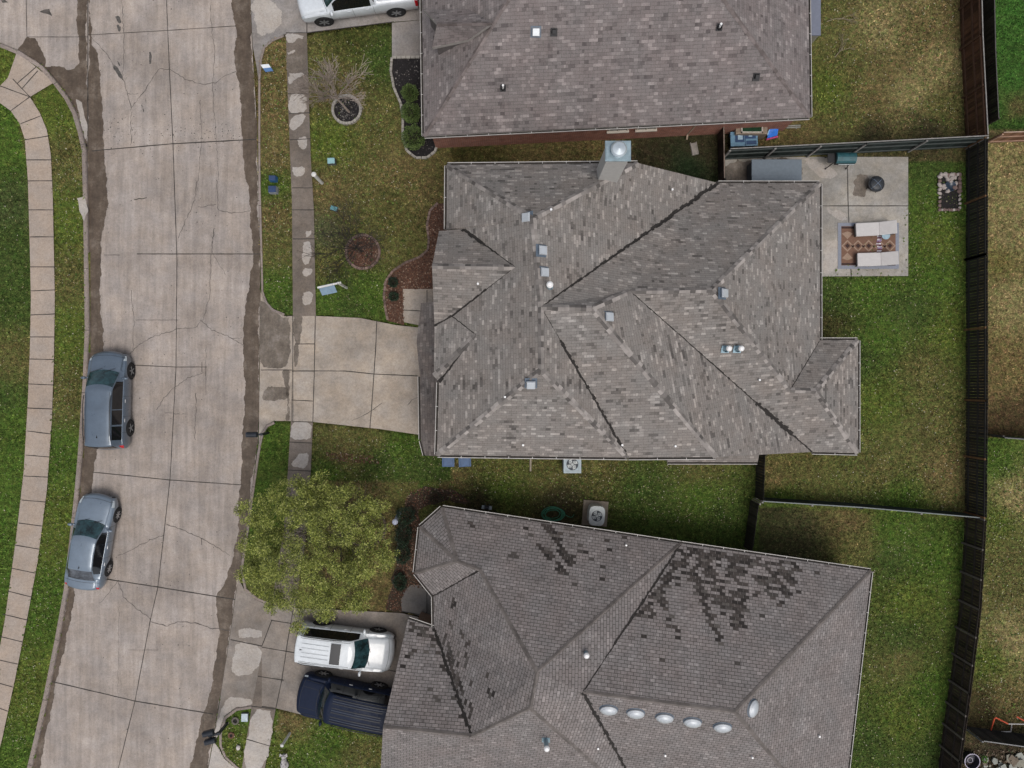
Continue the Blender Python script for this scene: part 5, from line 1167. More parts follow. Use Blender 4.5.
SUV = dict(L=4.72, W=1.88, H=1.68, street=True, top=[(0, .62), (.012, .78), (.05, .90), (.10, .96), (.24, 1.05), (.27, 1.08), (.395, 1.56), (.43, 1.61), (.60, 1.64), (.85, 1.60), (.96, 1.55), (.982, 1.12), (.994, .98), (1, .75)],
    belt=[(0, .52), (.02, .66), (.08, .84), (.25, .98), (.5, 1.02), (.9, 1.06), (.975, .98), (1, .62)], wt=[(0, .86), (.1, .82), (.24, .80), (.30, .78), (.42, .70), (.6, .70), (.9, .68), (.955, .72), (1, .82)], bot=bot,
    zones=[('windscreen', .262, .385, 10, 14, M_ws), ('side_window', .345, .90, 6, 9, M_side), ('rear_window', .96, .984, 9, 14, M_side), ('headlight', .03, .085, 3, 6, M_lens), ('tail_light', .955, .993, 3, 7, M_red), ('grille_trim', .0, .012, 1, 9, M_trimB)],
    wheels=(.185, .785), wr=.36, mirror=.30, handles=(.50, .70), seams=(.27, .45, .66, .83), lines=((.42, .92, 11),), cross=(.055,), wiper=.258, rf=.13, rr=.07, rim=M_alloyD, spokes=5, hmat=M_alloy)
def mod(b, **k): d = dict(b); d.update(k); return d
P_blue = paint('paint_slate', (.105, .140, .185)); P_sil = paint('paint_silver_blue', (.165, .210, .265)); P_white = paint('paint_white', (.66, .70, .73), rough=.3, metal=0); P_navy = paint('paint_navy', (.005, .011, .032), coat=0, metal=0, rough=.5); P_navy.node_tree.nodes['Principled BSDF'].inputs['Specular IOR Level'].default_value = .22
car('parked_suv', 'slate blue hatchback SUV parked at the left kerb, ahead of the silver-blue saloon', 'car', (-19.86, -.82), math.radians(89), mod(SUV, top=[(0, .62), (.012, .78), (.05, .90), (.10, .97), (.185, 1.05), (.21, 1.08), (.36, 1.55), (.40, 1.61), (.60, 1.64), (.85, 1.60), (.96, 1.55), (.982, 1.12), (.994, .98), (1, .75)], zones=[('windscreen', .205, .355, 10, 14, M_ws), ('side_window', .30, .58, 6, 9, M_side), ('side_window_rear', .592, .74, 6, 9, M_side), ('quarter_window', .755, .90, 6, 9, M_side)] + SUV['zones'][2:], wt=[(0, .86), (.1, .82), (.2, .80), (.26, .78), (.38, .70), (.6, .70), (.9, .68), (.955, .72), (1, .82)], wiper=.205, mirror=.265, nf=.66, extras=(antenna(.86), rails(M_trimB, .44, .9, .69))), P_blue)
SED = dict(L=4.62, W=1.80, H=1.45, street=True, top=[(0, .55), (.015, .70), (.06, .80), (.12, .86), (.27, .95), (.30, .97), (.43, 1.34), (.47, 1.39), (.60, 1.41), (.72, 1.37), (.76, 1.33), (.885, 1.02), (.90, 1.0), (.97, .985), (.99, .90), (1, .65)],
    belt=[(0, .45), (.03, .62), (.1, .76), (.28, .88), (.6, .93), (.88, .96), (.97, .9), (1, .55)], wt=[(0, .86), (.15, .82), (.28, .80), (.32, .77), (.45, .66), (.6, .65), (.74, .66), (.86, .74), (.92, .80), (1, .82)], bot=bot,
    zones=[('windscreen', .285, .425, 10, 14, M_ws), ('side_window', .36, .80, 6, 9, M_side), ('rear_window', .765, .878, 10, 14, M_rw), ('headlight', .035, .10, 3, 6, M_lens), ('tail_light', .95, .992, 3, 6, M_red), ('grille_trim', .0, .012, 1, 9, M_trimB)],
    wheels=(.19, .775), wr=.325, mirror=.33, handles=(.52, .70), seams=(.30, .47, .64, .82), cross=(.05, .905), wiper=.28, rf=.15, rr=.10, nf=.66, nr=.72, rim=M_alloy, spokes=7, spw=.05, hmat=M_alloy, extras=(antenna(.73),))
car('parked_saloon', 'silver-blue saloon car parked at the left kerb, behind the slate blue SUV', 'car', (-20.72, -7.78), math.radians(80.8), SED, P_sil)
car('parked_suv', 'white SUV with a dark sunroof on the lower driveway beneath the tree', 'car', (-8.2, -12.92), math.radians(-7), mod(SUV, street=False, L=4.7, W=1.9, extras=(antenna(.9), rails(M_trimB, .50, .92, .70), panel('sunroof', .50, .60, .52, M_side, .03), ribs(.62, .90, (-.34, -.12, .12, .34), plain('rib_shadow', (.45, .48, .5), .4), .03, .014)), rim=M_alloyD), P_white)
TRK = dict(L=5.75, W=2.02, H=1.95, street=False, crown=.03, top=[(0, .80), (.01, 1.05), (.04, 1.16), (.2, 1.24), (.235, 1.26), (.325, 1.83), (.36, 1.90), (.52, 1.92), (.60, 1.88), (.625, 1.84), (.64, 1.38), (.66, 1.34), (.985, 1.34), (1, 1.2)],
    belt=[(0, .8), (.02, 1.0), (.2, 1.12), (.4, 1.18), (.62, 1.2), (.66, 1.28), (.98, 1.28), (1, 1.1)], wt=[(0, .9), (.2, .86), (.25, .82), (.35, .74), (.6, .74), (.64, .92), (1, .92)], bot=[(0, .38), (1, .40)],
    zones=[('windscreen', .242, .325, 10, 14, M_ws), ('side_window', .29, .61, 6, 9, M_side), ('rear_window', .627, .639, 9, 14, M_side), ('headlight', .0, .03, 3, 7, M_lens), ('tail_light', .972, 1.0, 2, 5, M_red)], bed=(.665, .975), bedz=1.30,
    wheels=(.175, .80), wr=.41, mirror=.275, handles=(.42, .575), seams=(.25, .45, .625), cross=(.235,), wiper=.235, rf=.06, rr=.02, nf=.84, nr=.95, rim=M_alloyD, spokes=6, spw=.07, extras=(panel('sunroof', .38, .46, .5, M_side, .008),), bedmat=plain('bed_blue', (.03, .05, .10), .6))
car('pickup_truck', 'white crew cab pickup truck cut by the top edge of the photo', 'pickup', (-7.55, 19.12), math.radians(187.4), TRK, paint('paint_white_truck', (.60, .64, .68), rough=.3, metal=0))
BIG = mod(SUV, street=False, L=4.85, W=1.98, top=[(0, .7), (.012, .95), (.05, 1.05), (.22, 1.14), (.25, 1.16), (.335, 1.68), (.365, 1.76), (.6, 1.82), (.9, 1.80), (.965, 1.72), (.985, 1.1), (1, .8)], belt=[(0, .6), (.02, .84), (.1, 1.0), (.5, 1.1), (.9, 1.14), (.97, 1.0), (1, .7)],
    wt=[(0, .88), (.22, .84), (.28, .8), (.38, .74), (.6, .75), (.95, .74), (1, .84)], zones=[('windscreen', .255, .335, 10, 14, glassmat('windscreen_dark', (.008, .016, .019))), ('side_window', .31, .93, 6, 9, M_side), ('rear_window', .955, .985, 9, 14, M_side), ('headlight', .02, .06, 3, 6, M_lens), ('tail_light', .965, .995, 3, 8, M_red)],
    wheels=(.185, .765), wr=.38, mirror=.28, rim=M_alloy, spokes=6, seams=(.25, .43, .63, .80), wiper=.247, rf=.10, nf=.80, cross=(.05, .235), lines=((.06, .22, 12), (.06, .22, 10)), extras=(ribs(.38, .93, (-.55, -.33, -.11, .11, .33, .55), plain('rib_navy', (.004, .006, .012), .5), .045, .008), rails(M_trimB, .40, .92, .73), ribs(.38, .93, (-.44, 0, .44), plain('rib_navy2', (.02, .032, .06), .5), .03, .012)))
car('parked_suv', 'dark navy SUV with a ribbed roof on the lower driveway, its tail under the eave', 'car', (-8.02, -15.60), math.radians(168.3), BIG, P_navy)
# ------------------------------------------------------------------ yard things
def one(name, label, cat, px, py, rz=0, z=0, group=None): g = G(px, py); return thing(name, label, cat, (g.x, g.y, z), rz, group)
M_acg = plain('ac_grey', (.33, .40, .44), .5, var=.12); M_acd = plain('ac_dark', (.03, .04, .055), .5, var=.2); M_acw = plain('ac_pale', (.48, .52, .52), .5, var=.1)
def ac_unit(name, label, px, py, rz, w, d, h, m, round_=False, pad=None):
    r = one(name, label, 'air conditioner', px, py, rz)
    z0 = .02
    if pad:
        q = MB(); q.box((0, 0, .04), (pad[0], pad[1], .1)); q.build('pad', concrete('pad_concrete', (.22, .19, .15), .25), r, bevel=.01); z0 = .09
    q = MB()
    if round_:
        n = 28; prof = []
        for zz in (0, h): prof.append([Vector((math.copysign(abs(math.cos(a)) ** .55, math.cos(a)) * w / 2, math.copysign(abs(math.sin(a)) ** .55, math.sin(a)) * d / 2, z0 + zz)) for a in [2 * math.pi * k / n for k in range(n)]])
        prof.append([Vector((v.x * .96, v.y * .96, z0 + h + .03)) for v in prof[1]]); prof.append([Vector((math.cos(2 * math.pi * k / n) * w * .33, math.sin(2 * math.pi * k / n) * w * .33, z0 + h + .035)) for k in range(n)])
        q.grid(prof, closed=True)
    else:
        q.box((0, 0, z0 + h / 2), (w, d, h)); rr = .36 * w
        for sx, sy in ((0, 1), (0, -1), (1, 0), (-1, 0)): q.box((sx * w * .44, sy * d * .44, z0 + h + .015), (w * (.12 if sx else 1), d * (.12 if sy else .76), .03))
        for k in range(6): q.box((0, -d / 2 - .004, z0 + .1 + k * (h - .15) / 6), (w * .9, .012, .03), mat=1)
    q.build('cabinet', [m, M_acd], r, bevel=0 if round_ else .015)
    f = MB(); R = w * .33; zt = z0 + h + (.02 if round_ else .012)
    f.lathe((0, 0, zt), [(R, .018), (R * .98, .002), (0, .001)], 28); f.build('fan_well', M_acd, r)
    f = MB()
    for k in range(4):
        a = k * math.pi / 2 + .5; c, s = math.cos(a), math.sin(a); pt = lambda x, y, z: (x * c - y * s, x * s + y * c, zt + z)
        f.face([pt(.04, -.03, .006), pt(R * .85, -.10, .004), pt(R * .92, .06, .012), pt(R * .45, .12, .014), pt(.05, .04, .01)])
    f.lathe((0, 0, zt + .012), [(.07, 0), (.06, .02), (0, .022)], 14); f.build('fan_blade', M_acw, r)
    g = MB()
    for k in range(1, 4): g.lathe((0, 0, zt + .03), [(R * k / 3.3, 0), (R * k / 3.3 + .006, .004), (R * k / 3.3 + .012, 0)], 28)
    for k in range(8): a = k * math.pi / 4; g.box((math.cos(a) * R * .55, math.sin(a) * R * .55, zt + .03), (R * .9, .008, .006), a)
    g.build('fan_guard', M_acd, r)
ac_unit('air_conditioner', 'blue-grey square air conditioner peeking out below the middle house', 571, 462.5, 0, .86, .86, .8, M_acg)
ac_unit('air_conditioner', 'pale rounded air conditioner on a concrete pad above the lower house', 595, 513, -.08, .80, .98, .7, M_acw, True, (1.25, 1.25))
# garden hose
g = G(553, 514); mb = MB(); pts = []; rr = random.Random(4)
for i in range(150):
    a = i * .30; R = .42 + .09 * math.sin(i * .11) + rr.uniform(-.012, .012); pts.append((g.x + math.cos(a) * R * 1.12 + .05 * math.sin(i * .05), g.y + math.sin(a) * R * .72 + .04 * math.cos(i * .07), .03 + (i % 40) * .0018))
pts += [(g.x + .7, g.y - .1, .03), (g.x + .95, g.y - .18, .03), (g.x + 1.05, g.y - .02, .03)]
mb.tube(smoothline(pts, 1), .016, 6); tag(mb.build('garden_hose', plain('hose_green', (.03, .19, .11), .45, var=.2), smooth=True), 'coiled green garden hose on the ground above the lower house', 'hose')
r = one('hose_reel', 'small grey hose reel at the upper eave of the lower house', 'hose reel', 487, 506.5, -.1)
q = MB(); q.box((0, 0, .3), (.5, .18, .05)); q.lathe((0, 0, .3), [(.03, -.2), (.03, .2)], 10, rot=Matrix.Rotation(math.pi / 2, 3, 'Y')); q.build('frame', M_acg, r); q = MB(); q.lathe((0, 0, .3), [(.0, -.12), (.2, -.12), (.2, -.1), (.1, -.09), (.1, .09), (.2, .1), (.2, .12), (0, .12)], 18, rot=Matrix.Rotation(math.pi / 2, 3, 'Y')); q.build('drum', M_acd, r)
# blue wheeled bins
def bin_(px, py, rz, label):
    r = one('wheeled_bin', label, 'bin', px, py, rz, group='blue bins below the middle house'); mb_ = plain('bin_blue', (.022, .06, .15), .5, var=.25)
    q = MB(); rows = []
    for z, w, d in ((.08, .42, .46), (.5, .5, .56), (.95, .56, .66)): rows.append([(-w / 2, -d / 2, z), (w / 2, -d / 2, z), (w / 2, d / 2, z), (-w / 2, d / 2, z)])
    q.grid(rows, closed=True); q.face(rows[0][::-1]); q.build('body', mb_, r, bevel=.02)
    q = MB(); q.box((0, 0, .99), (.60, .70, .05)); q.box((0, .05, 1.03), (.46, .5, .04)); q.build('lid', plain('bin_lid', (.035, .085, .19), .45, var=.2), r, bevel=.015)
    q = MB(); q.tube([(-.26, -.40, .96), (.26, -.40, .96)], .018, 8); q.build('handle', M_trimB, r)
    for s in (-1, 1): q = MB(); q.lathe((s * .26, -.24, .12), [(0, -.03), (.12, -.03), (.12, .03), (0, .03)], 16, rot=Matrix.Rotation(math.pi / 2, 3, 'Y')); q.build('wheel', M_tyre, r)
bin_(450, 457.5, math.pi, 'blue wheeled bin below the middle house, left of the pair'); bin_(466, 457.5, math.pi + .05, 'blue wheeled bin below the middle house, right of the pair')
q = MB(); a, b = G(530.5, 455), G(530.5, 471); q.tube([a + Vector((0, .0, .5)), a + Vector((0, -.1, .1)), b + Vector((0, 0, .05))], .05, 8); tag(q.build('drain_pipe', plain('pipe_beige', (.30, .26, .2), .6)), 'beige drain pipe running onto the grass below the middle house', 'pipe')
q = MB(); g = G(694, 149); q.box((g.x, g.y, .04), (.34, .62, .05), .2, taper=.9); q.box((g.x - .14, g.y, .08), (.04, .6, .06), .2); q.box((g.x + .14, g.y + .03, .08), (.04, .6, .06), .2); tag(q.build('splash_block', plain('splash', (.24, .22, .2), .8)), 'pale splash block on the soil below the upper house', 'splash block')

# ---- patio
M_cush = plain('cushion_white', (.50, .48, .47), .85, var=.06); M_fr = plain('frame_dark', (.03, .028, .027), .5)
# rug
px0, px1, py0, py1 = 837.5, 898.5, 223, 269; a, b = G(px0, py1), G(px1, py0); W_, D_ = b.x - a.x, b.y - a.y; cx, cy = (a.x + b.x) / 2, (a.y + b.y) / 2
rug = thing('rug', 'brown patterned rug with a pale blue-grey border on the patio', 'rug', (cx, cy, .03))
M_r0 = plain('rug_border', (.22, .235, .28), .95, var=.15, scale=20); M_r1 = plain('rug_brown', (.17, .095, .065), .95, var=.2, scale=18); M_r2 = plain('rug_dark', (.045, .025, .022), .95, var=.2); M_r3 = plain('rug_light', (.30, .21, .155), .95, var=.15, scale=14)
q = MB(); q.box((0, 0, .004), (W_, D_, .014)); q.build('border', M_r0, rug)
q = MB(); q.box((0, 0, .013), (W_ - .34, D_ - .34, .006)); q.build('field', M_r1, rug)
q = MB()
def dia(cx_, w, h, m, z): q.face([(cx_ - w, 0, z), (cx_, -h, z), (cx_ + w, 0, z), (cx_, h, z)], m)
for k in range(5):
    x = -1.05 + k * .53
    dia(x, .30, .30, 0, .019); dia(x, .21, .21, 2, .022); dia(x, .12, .12, 1, .025)
    if k < 4: q.face([(x + .20, .07, .0195), (x + .20, -.07, .0195), (x + .33, .07, .0195), (x + .33, -.07, .0195)][::1], 1)
for s in (-1, 1): q.box((0, s * (D_ / 2 - .24), .0175), (W_ - .36, .10, .003), mat=1); q.box((0, s * (D_ / 2 - .36), .0175), (W_ - .36, .03, .003), mat=2)
q.face([(-1.05 - .28, .62, .018), (-1.05, .34, .018), (-1.05 + .28, .62, .018), (-1.05, .72, .018)], 0); q.face([(-1.05 - .28, -.62, .018), (-1.05, -.72, .018), (-1.05 + .28, -.62, .018), (-1.05, -.34, .018)], 0)
q.build('pattern', [M_r3, M_r2, M_r1], rug)
def lounger(px, py, rz, label):
    r = one('sun_lounger', label, 'sun lounger', px, py, rz, group='white loungers on the rug')
    f = MB(); f.box((0, .28, .28), (1.92, .05, .06)); f.box((0, -.28, .28), (1.92, .05, .06)); f.box((-.94, 0, .28), (.05, .6, .06)); f.box((.94, 0, .28), (.05, .6, .06)); f.build('frame', M_fr, r)
    for sx in (-.85, .8):
        for sy in (-.27, .27): q = MB(); q.box((sx, sy, .13), (.05, .05, .26)); q.build('leg', M_fr, r)
    q = MB(); q.box((-.36, 0, .36), (1.16, .66, .09)); q.build('seat', M_cush, r, bevel=.03)
    q = MB(); an = math.radians(24); q.box((.22 + .39 * math.cos(an), 0, .37 + .39 * math.sin(an)), (.78, .66, .08), ry=-an); q.build('backrest', M_cush, r, bevel=.03)
    q = MB(); q.box((.55, .0, .36), (.03, .5, .3), ry=.3); q.build('prop', M_fr, r)
lounger(871, 230.5, math.radians(3), 'white cushioned lounger on the rug, the one nearer the fire pit'); lounger(872.5, 260.5, math.radians(1.5), 'white cushioned lounger on the rug, the one nearer the lawn')
t = one('side_table', 'small round glass table between the two white loungers', 'side table', 881.5, 237)
q = MB(); q.lathe((0, 0, .42), [(0, 0), (.20, 0), (.21, .012), (.20, .022), (0, .022)], 22); q.build('table_top', plain('table_glass', (.28, .38, .44), .12, var=.2), t)
for k in range(3): a = k * 2.1; q = MB(); q.tube([(.15 * math.cos(a), .15 * math.sin(a), .42), (.19 * math.cos(a), .19 * math.sin(a), 0)], .012, 6); q.build('leg', M_fr, t)
q = MB(); rr = random.Random(8); g = G(878.5, 246)
rows = []
for i in range(15): rows.append([Vector((g.x + x + .03 * math.sin(i * .9), g.y + .50 - i * .072, .045 + .03 * math.sin(i * 1.3 + x * 9) ** 2)) for x in (-.11, -.05, 0, .06, .12)])
for i in range(14): q.grid(rows[i:i + 2], mat=(0, 1, 0, 2, 1)[i % 5])
tag(q.build('towel', [plain('towel_white', (.55, .52, .55), .9), plain('towel_plum', (.13, .045, .07), .9), plain('towel_lilac', (.28, .2, .33), .9)]), 'striped white and purple towel lying on the rug between the loungers', 'towel')
r = one('fire_pit', 'round black covered fire pit standing on the patio', 'fire pit', 872.5, 186)
q = MB(); q.lathe((0, 0, 0), [(.30, .12), (.34, .22), (.36, .36), (.40, .37), (.40, .40), (.36, .40)], 30); q.build('bowl', M_blk, r)
q = MB(); q.lathe((0, 0, .40), [(.355, 0), (.30, .07), (.18, .12), (0, .14)], 30); q.build('lid', plain('mesh_black', (.022, .026, .032), .5, var=.2), r)
q = MB()
for a in (.75, .75 + math.pi / 2): q.tube([(.35 * math.cos(a), .35 * math.sin(a), .41), (.2 * math.cos(a), .2 * math.sin(a), .53), (0, 0, .556), (-.2 * math.cos(a), -.2 * math.sin(a), .53), (-.35 * math.cos(a), -.35 * math.sin(a), .41)], .012, 6)
q.build('lid_strap', plain('strap_blue', (.14, .18, .24), .5), r)
for k in range(4): a = k * math.pi / 2 + .4; q = MB(); q.tube([(.28 * math.cos(a), .28 * math.sin(a), .2), (.37 * math.cos(a), .37 * math.sin(a), 0)], .018, 6); q.build('leg', M_blk, r)
r = one('barbecue_grill', 'teal-covered barbecue grill on black legs by the green fence', 'grill', 837, 163.5)
q = MB(); rows = []
for i in range(9):
    a = math.pi * i / 8; rows.append([(-.44, -.27 * math.cos(a), .85 + .22 * math.sin(a)), (.50, -.27 * math.cos(a), .85 + .22 * math.sin(a))])
q.grid(rows); q.face([r_[0] for r_ in rows]); q.face([r_[1] for r_ in rows][::-1]); q.build('hood', plain('grill_teal', (.022, .085, .10), .45, var=.25), r)
q = MB(); q.box((.03, 0, .75), (.94, .54, .2)); q.build('firebox', M_blk, r); q = MB(); q.box((-.66, 0, .82), (.34, .42, .04)); q.build('side_shelf', M_blk, r); q = MB(); q.tube([(-.35, -.33, .92), (.42, -.33, .92)], .018, 8); q.build('handle', plain('handle_pale', (.4, .43, .43), .4), r)
for x in (-.6, .42):
    for y in (-.22, .22): q = MB(); q.tube([(x * .8, y * .8, .7), (x, y * 1.25, .05)], .022, 6); q.ell((x, y * 1.3, .05), (.05, .03, .05), 8, 6); q.build('leg', M_blk, r)
r = one('storage_box', 'long flat-topped blue-grey storage box tucked above the middle house', 'storage box', 768, 176.5)
q = MB(); q.box((.08, 0, .45), (2.30, 1.0, .9)); q.build('body', plain('box_side', (.05, .06, .07), .7), r); q = MB(); q.box((.08, 0, .94), (2.44, 1.12, .08)); q.build('lid', plain('box_lid', (.125, .155, .185), .55, var=.1), r, bevel=.02)
# stone-edged bed with a basin
r = one('rock_basin', 'stone-edged bed with a small dark basin in the back lawn', 'basin', 949, 192)
q = MB(); flatpoly(q, [(-.45, -.92), (.5, -.92), (.5, .85), (-.5, .85)], .02); q.build('soil', soilB, r)
q = MB(); rr = random.Random(12)
for k in range(54):
    u = k / 54 * 5.6
    if k < 34:
        per = [(-.5, -.9), (.5, -.9), (.5, .85), (-.5, .85)]; s = k / 34 * 4; i = int(s); f = s - i; x = per[i][0] + (per[(i + 1) % 4][0] - per[i][0]) * f; y = per[i][1] + (per[(i + 1) % 4][1] - per[i][1]) * f
        sz = .09 if y < -.1 else .13
    else: x, y, sz = rr.uniform(-.38, .38), rr.uniform(.0, .8), .13
    if x * x + (y - .28) ** 2 < .06: continue
    q.ell((x, y, .06), (sz * rr.uniform(.7, 1.2), sz * rr.uniform(.6, 1), sz * .6), 8, 5, jit=.2, rz=rr.uniform(0, 3), mat=1 if (rr.random() < .35 or y < -.35 and rr.random() < .5) else 0)
q.build('stones', [plain('stone_pale', (.34, .30, .28), .85, var=.25), plain('stone_rose', (.16, .11, .10), .85, var=.3)], r)
q = MB(); q.lathe((.02, .28, 0), [(.28, .05), (.27, .12), (.24, .11), (.22, .06), (0, .05)], 22); q.build('basin', plain('basin_dark', (.03, .045, .07), .3, var=.2), r, smooth=True)

# ---- by the upper house
r = one('lean_to_shed', 'blue-grey roofed lean-to shed on the right wall of the upper house', 'shed', 794, -2)
q = MB(); q.box((0, 0, .92), (.96, 5.5, 1.84)); q.build('wall', plain('shed_tan', (.24, .235, .19), .75, var=.15), r); q = MB(); q.box((0, 0, 1.88), (1.04, 5.58, .06)); q.build('roof', plain('shed_top', (.15, .165, .215), .6, var=.08), r)
r = one('cold_frame', 'tan wooden cold frame with a dark green pane below the upper house', 'cold frame', 747, 132)
M_tanw = plain('tan_wood', (.24, .19, .145), .75, var=.2)
q = MB(); q.box((0, 0, .35), (1.55, .7, .7)); q.build('body', M_tanw, r)
q = MB()
for x in (-.5, .5): q.box((x, 0, .74), (.06, .6, .05))
for y in (-.27, .27): q.box((0, y, .74), (1.06, .06, .05))
q.build('frame', plain('frame_pale', (.48, .45, .4), .6), r); q = MB(); q.box((0, 0, .725), (.98, .5, .02)); q.build('pane', plain('pane_green', (.012, .045, .022), .2), r)
r = one('play_table', 'blue plastic play table with small toys below the upper house', 'table', 741, 142, .03)
M_pb = plain('plastic_blue', (.13, .25, .36), .45, var=.2); M_pd = plain('plastic_navy', (.025, .06, .14), .45); M_pl = plain('plastic_sky', (.30, .42, .52), .45)
q = MB(); q.box((0, 0, .46), (1.35, .72, .06)); q.build('table_top', M_pb, r, bevel=.02)
for sx in (-.58, .58):
    for sy in (-.28, .28): q = MB(); q.box((sx, sy, .22), (.08, .08, .44)); q.build('leg', M_pd, r)
q = MB(); q.box((-.22, .05, .495), (.44, .44, .02), mat=0); q.box((-.2, .07, .51), (.24, .24, .03), mat=1); q.box((.32, .12, .495), (.5, .26, .02), mat=0); q.box((.3, .14, .51), (.18, .12, .03), mat=1); q.box((.35, -.2, .495), (.5, .18, .02), mat=0); q.box((.05, 0, .5), (.03, .68, .03), mat=0); q.build('tray', [M_pd, M_pl], r)
r = one('toy_slide', 'bright blue toy slide with a pink edge below the upper house', 'toy', 770.5, 134, .15)
q = MB(); q.face([(-.25, -.22, .12), (.28, -.15, .12), (.3, .3, .5), (-.05, .35, .5)]); q.face([(-.25, -.22, .1), (-.05, .35, .48), (.3, .3, .48), (.28, -.15, .1)]); q.build('chute', plain('toy_blue', (.04, .20, .75), .4), r)
q = MB(); q.box((0, -.25, .1), (.6, .06, .1), .1); q.build('base', plain('toy_pink', (.55, .07, .22), .45), r); q = MB(); q.box((-.17, .1, .3), (.05, .5, .06), -.45); q.build('side_rail', plain('toy_sky', (.3, .55, .8), .4), r)
q = MB()
for dx, dy in ((0, 0), (.0, .09)): g = G(790, 128); q.box((g.x + dx, g.y + dy, .05), (1.0, .055, .05), .04)
g = G(790, 128); q.box((g.x - .3, g.y + .045, .03), (.05, .2, .04), .04); q.box((g.x + .3, g.y + .045, .03), (.05, .2, .04), .04); tag(q.build('wooden_ladder', plain('ladder_grey', (.24, .24, .21), .7)), 'short grey wooden ladder lying by the corner of the upper house', 'ladder')

# ---- front yards: signs, posts, boxes
M_signw = plain('sign_white', (.62, .66, .7), .45, var=.05); M_signb = plain('sign_blue', (.03, .12, .30), .45, var=.1); M_post = plain('post_white', (.62, .62, .6), .5, var=.06)
r = one('estate_sign', 'white hanging-arm sign post with a blue-grey panel on the middle front lawn', 'sign', 347, 288)
d = Vector((-1.0, -.22, 0)).normalized(); q = MB(); q.box((0, 0, .92), (.09, .09, 1.84)); q.box(d * .45 + Vector((0, 0, 1.74)), (1.15, .08, .08), math.atan2(d.y, d.x)); q.build('post', M_post, r)
q = MB(); q.box(d * .55 + Vector((-.05, -.14, 1.46)), (.74, .03, .56), math.atan2(d.y, d.x), rx=.75); q.build('panel', plain('panel_blue', (.20, .29, .38), .4, var=.15), r)
for s in (.3, .8): q = MB(); q.tube([d * s + Vector((0, 0, 1.6)), d * s + Vector((0, 0, 1.72))], .012, 5); q.build('hook', M_trimB, r)
def post(px, py, h, w, label, head=True, mat=M_post, dx=0, dy=0):
    r = one('marker_post', label, 'post', px, py); q = MB(); q.tube([(0, 0, 0), (dx * .5, dy * .5, h * .5), (dx, dy, h)], w, 8); q.build('shaft', mat, r)
    q = MB(); q.lathe((dx, dy, h), [(w * 1.3, -.08), (w * 1.45, 0), (w, .04), (0, .05)], 12); q.build('cap', mat, r)
    return r
post(322, 183, 1.5, .085, 'thick white post at the edge of the walk near the upper front lawn')
post(290, 733, 1.1, .06, 'white post leaning out of the lawn by the navy SUV', dx=-.05, dy=-.08)
post(399.5, 513, .9, .10, 'short lilac-white post beside the dark bushes of the lower house', mat=plain('post_lilac', (.42, .45, .55), .5), dx=-.08, dy=-.28)
r = one('yard_sign', 'small slanted white and blue sign on the upper verge', 'sign', 268.5, 70)
q = MB(); c = [(-.30, .13, .30), (.10, .17, .30), (.29, -.11, .16), (-.10, -.16, .16)]; mid1 = tuple((Vector(c[0]) + Vector(c[3])) / 2); mid2 = tuple((Vector(c[1]) + Vector(c[2])) / 2)
q.face([c[0], mid1, mid2, c[1]][::1], 0); q.face([mid1, c[3], c[2], mid2], 1)
q.face([tuple(Vector(p) - Vector((0, 0, .03))) for p in c], 1); q.build('panel', [M_signw, M_signb], r)
for p in (c[0], c[1], c[2], c[3]): q = MB(); q.tube([(p[0] * .9, p[1] * .9, p[2] - .03), (p[0] * .9, p[1] * .9, 0)], .012, 5); q.build('leg', M_trimB, r)
def ubox(px, py, w, d, h, label, m, rz=0, name='utility_box', lid=None):
    r = one(name, label, 'utility box', px, py, rz); q = MB(); q.box((0, 0, h / 2), (w, d, h), taper=.94); q.build('body', plain('box_plinth', (.09, .1, .1), .7) if lid is None else lid, r)
    q = MB(); q.box((0, 0, h + .012), (w * .94, d * .94, .03)); q.build('lid', m, r, bevel=.01)
    return r
ubox(332.5, 162.5, .38, .30, .28, 'pale turquoise utility box on the upper front lawn', plain('util_teal', (.24, .42, .44), .5, var=.12), .05)
ubox(335, 209.5, .36, .22, .24, 'teal utility box near the dark bare tree', plain('util_teal2', (.10, .26, .29), .5, var=.12), -.3)
ubox(274.5, 191, .40, .34, .35, 'dark blue box on the middle verge, the lower of two', plain('box_navy', (.02, .045, .12), .5), 0, lid=plain('box_rim', (.3, .32, .36), .5))
ubox(274.5, 180, .34, .26, .35, 'dark blue box on the middle verge, the upper of two', plain('box_navy', (.02, .045, .12), .5), 0, lid=M_signb)
ubox(245.5, 716.5, .34, .42, .12, 'pale blue utility lid on the small grass island', plain('lid_sky', (.42, .50, .54), .5), -.02)
def ring(px, py, r0, w, label, mat, cat='ring'):
    g = G(px, py); q = MB(); n = 26; rr = random.Random(px)
    for k in range(n):
        a = k * 6.283 / n; q.ell((g.x + math.cos(a) * r0, g.y + math.sin(a) * r0, .05), (w * rr.uniform(.7, 1.1), w * rr.uniform(.7, 1.1), w * .6), 7, 5, jit=.2)
    tag(q.build('stone_ring', mat), label, cat)
ring(235.5, 720.5, .15, .055, 'small grey stone ring round a dark hole on the grass island', plain('ring_grey', (.12, .11, .09), .9)); ring(231.5, 735, .12, .05, 'small rusty stone ring on the grass island', plain('ring_rust', (.14, .07, .045), .9))
for px, py in ((235.5, 720.5), (231.5, 735)): mb = MB(); flatpoly(mb, circ(px, py, .12), .03); mb.build('planting_bed', soilB)['kind'] = 'structure'
g = G(238.7, 747); q = MB(); q.ell((g.x, g.y, .07), (.11, .13, .09), 9, 6, jit=.12); tag(q.build('rock', plain('rock_white', (.5, .46, .44), .8)), 'small white rock on the grass island', 'rock')
r = one('lawn_ornament', 'pale grey stone lawn ornament beside the lower walk', 'ornament', 285, 759)
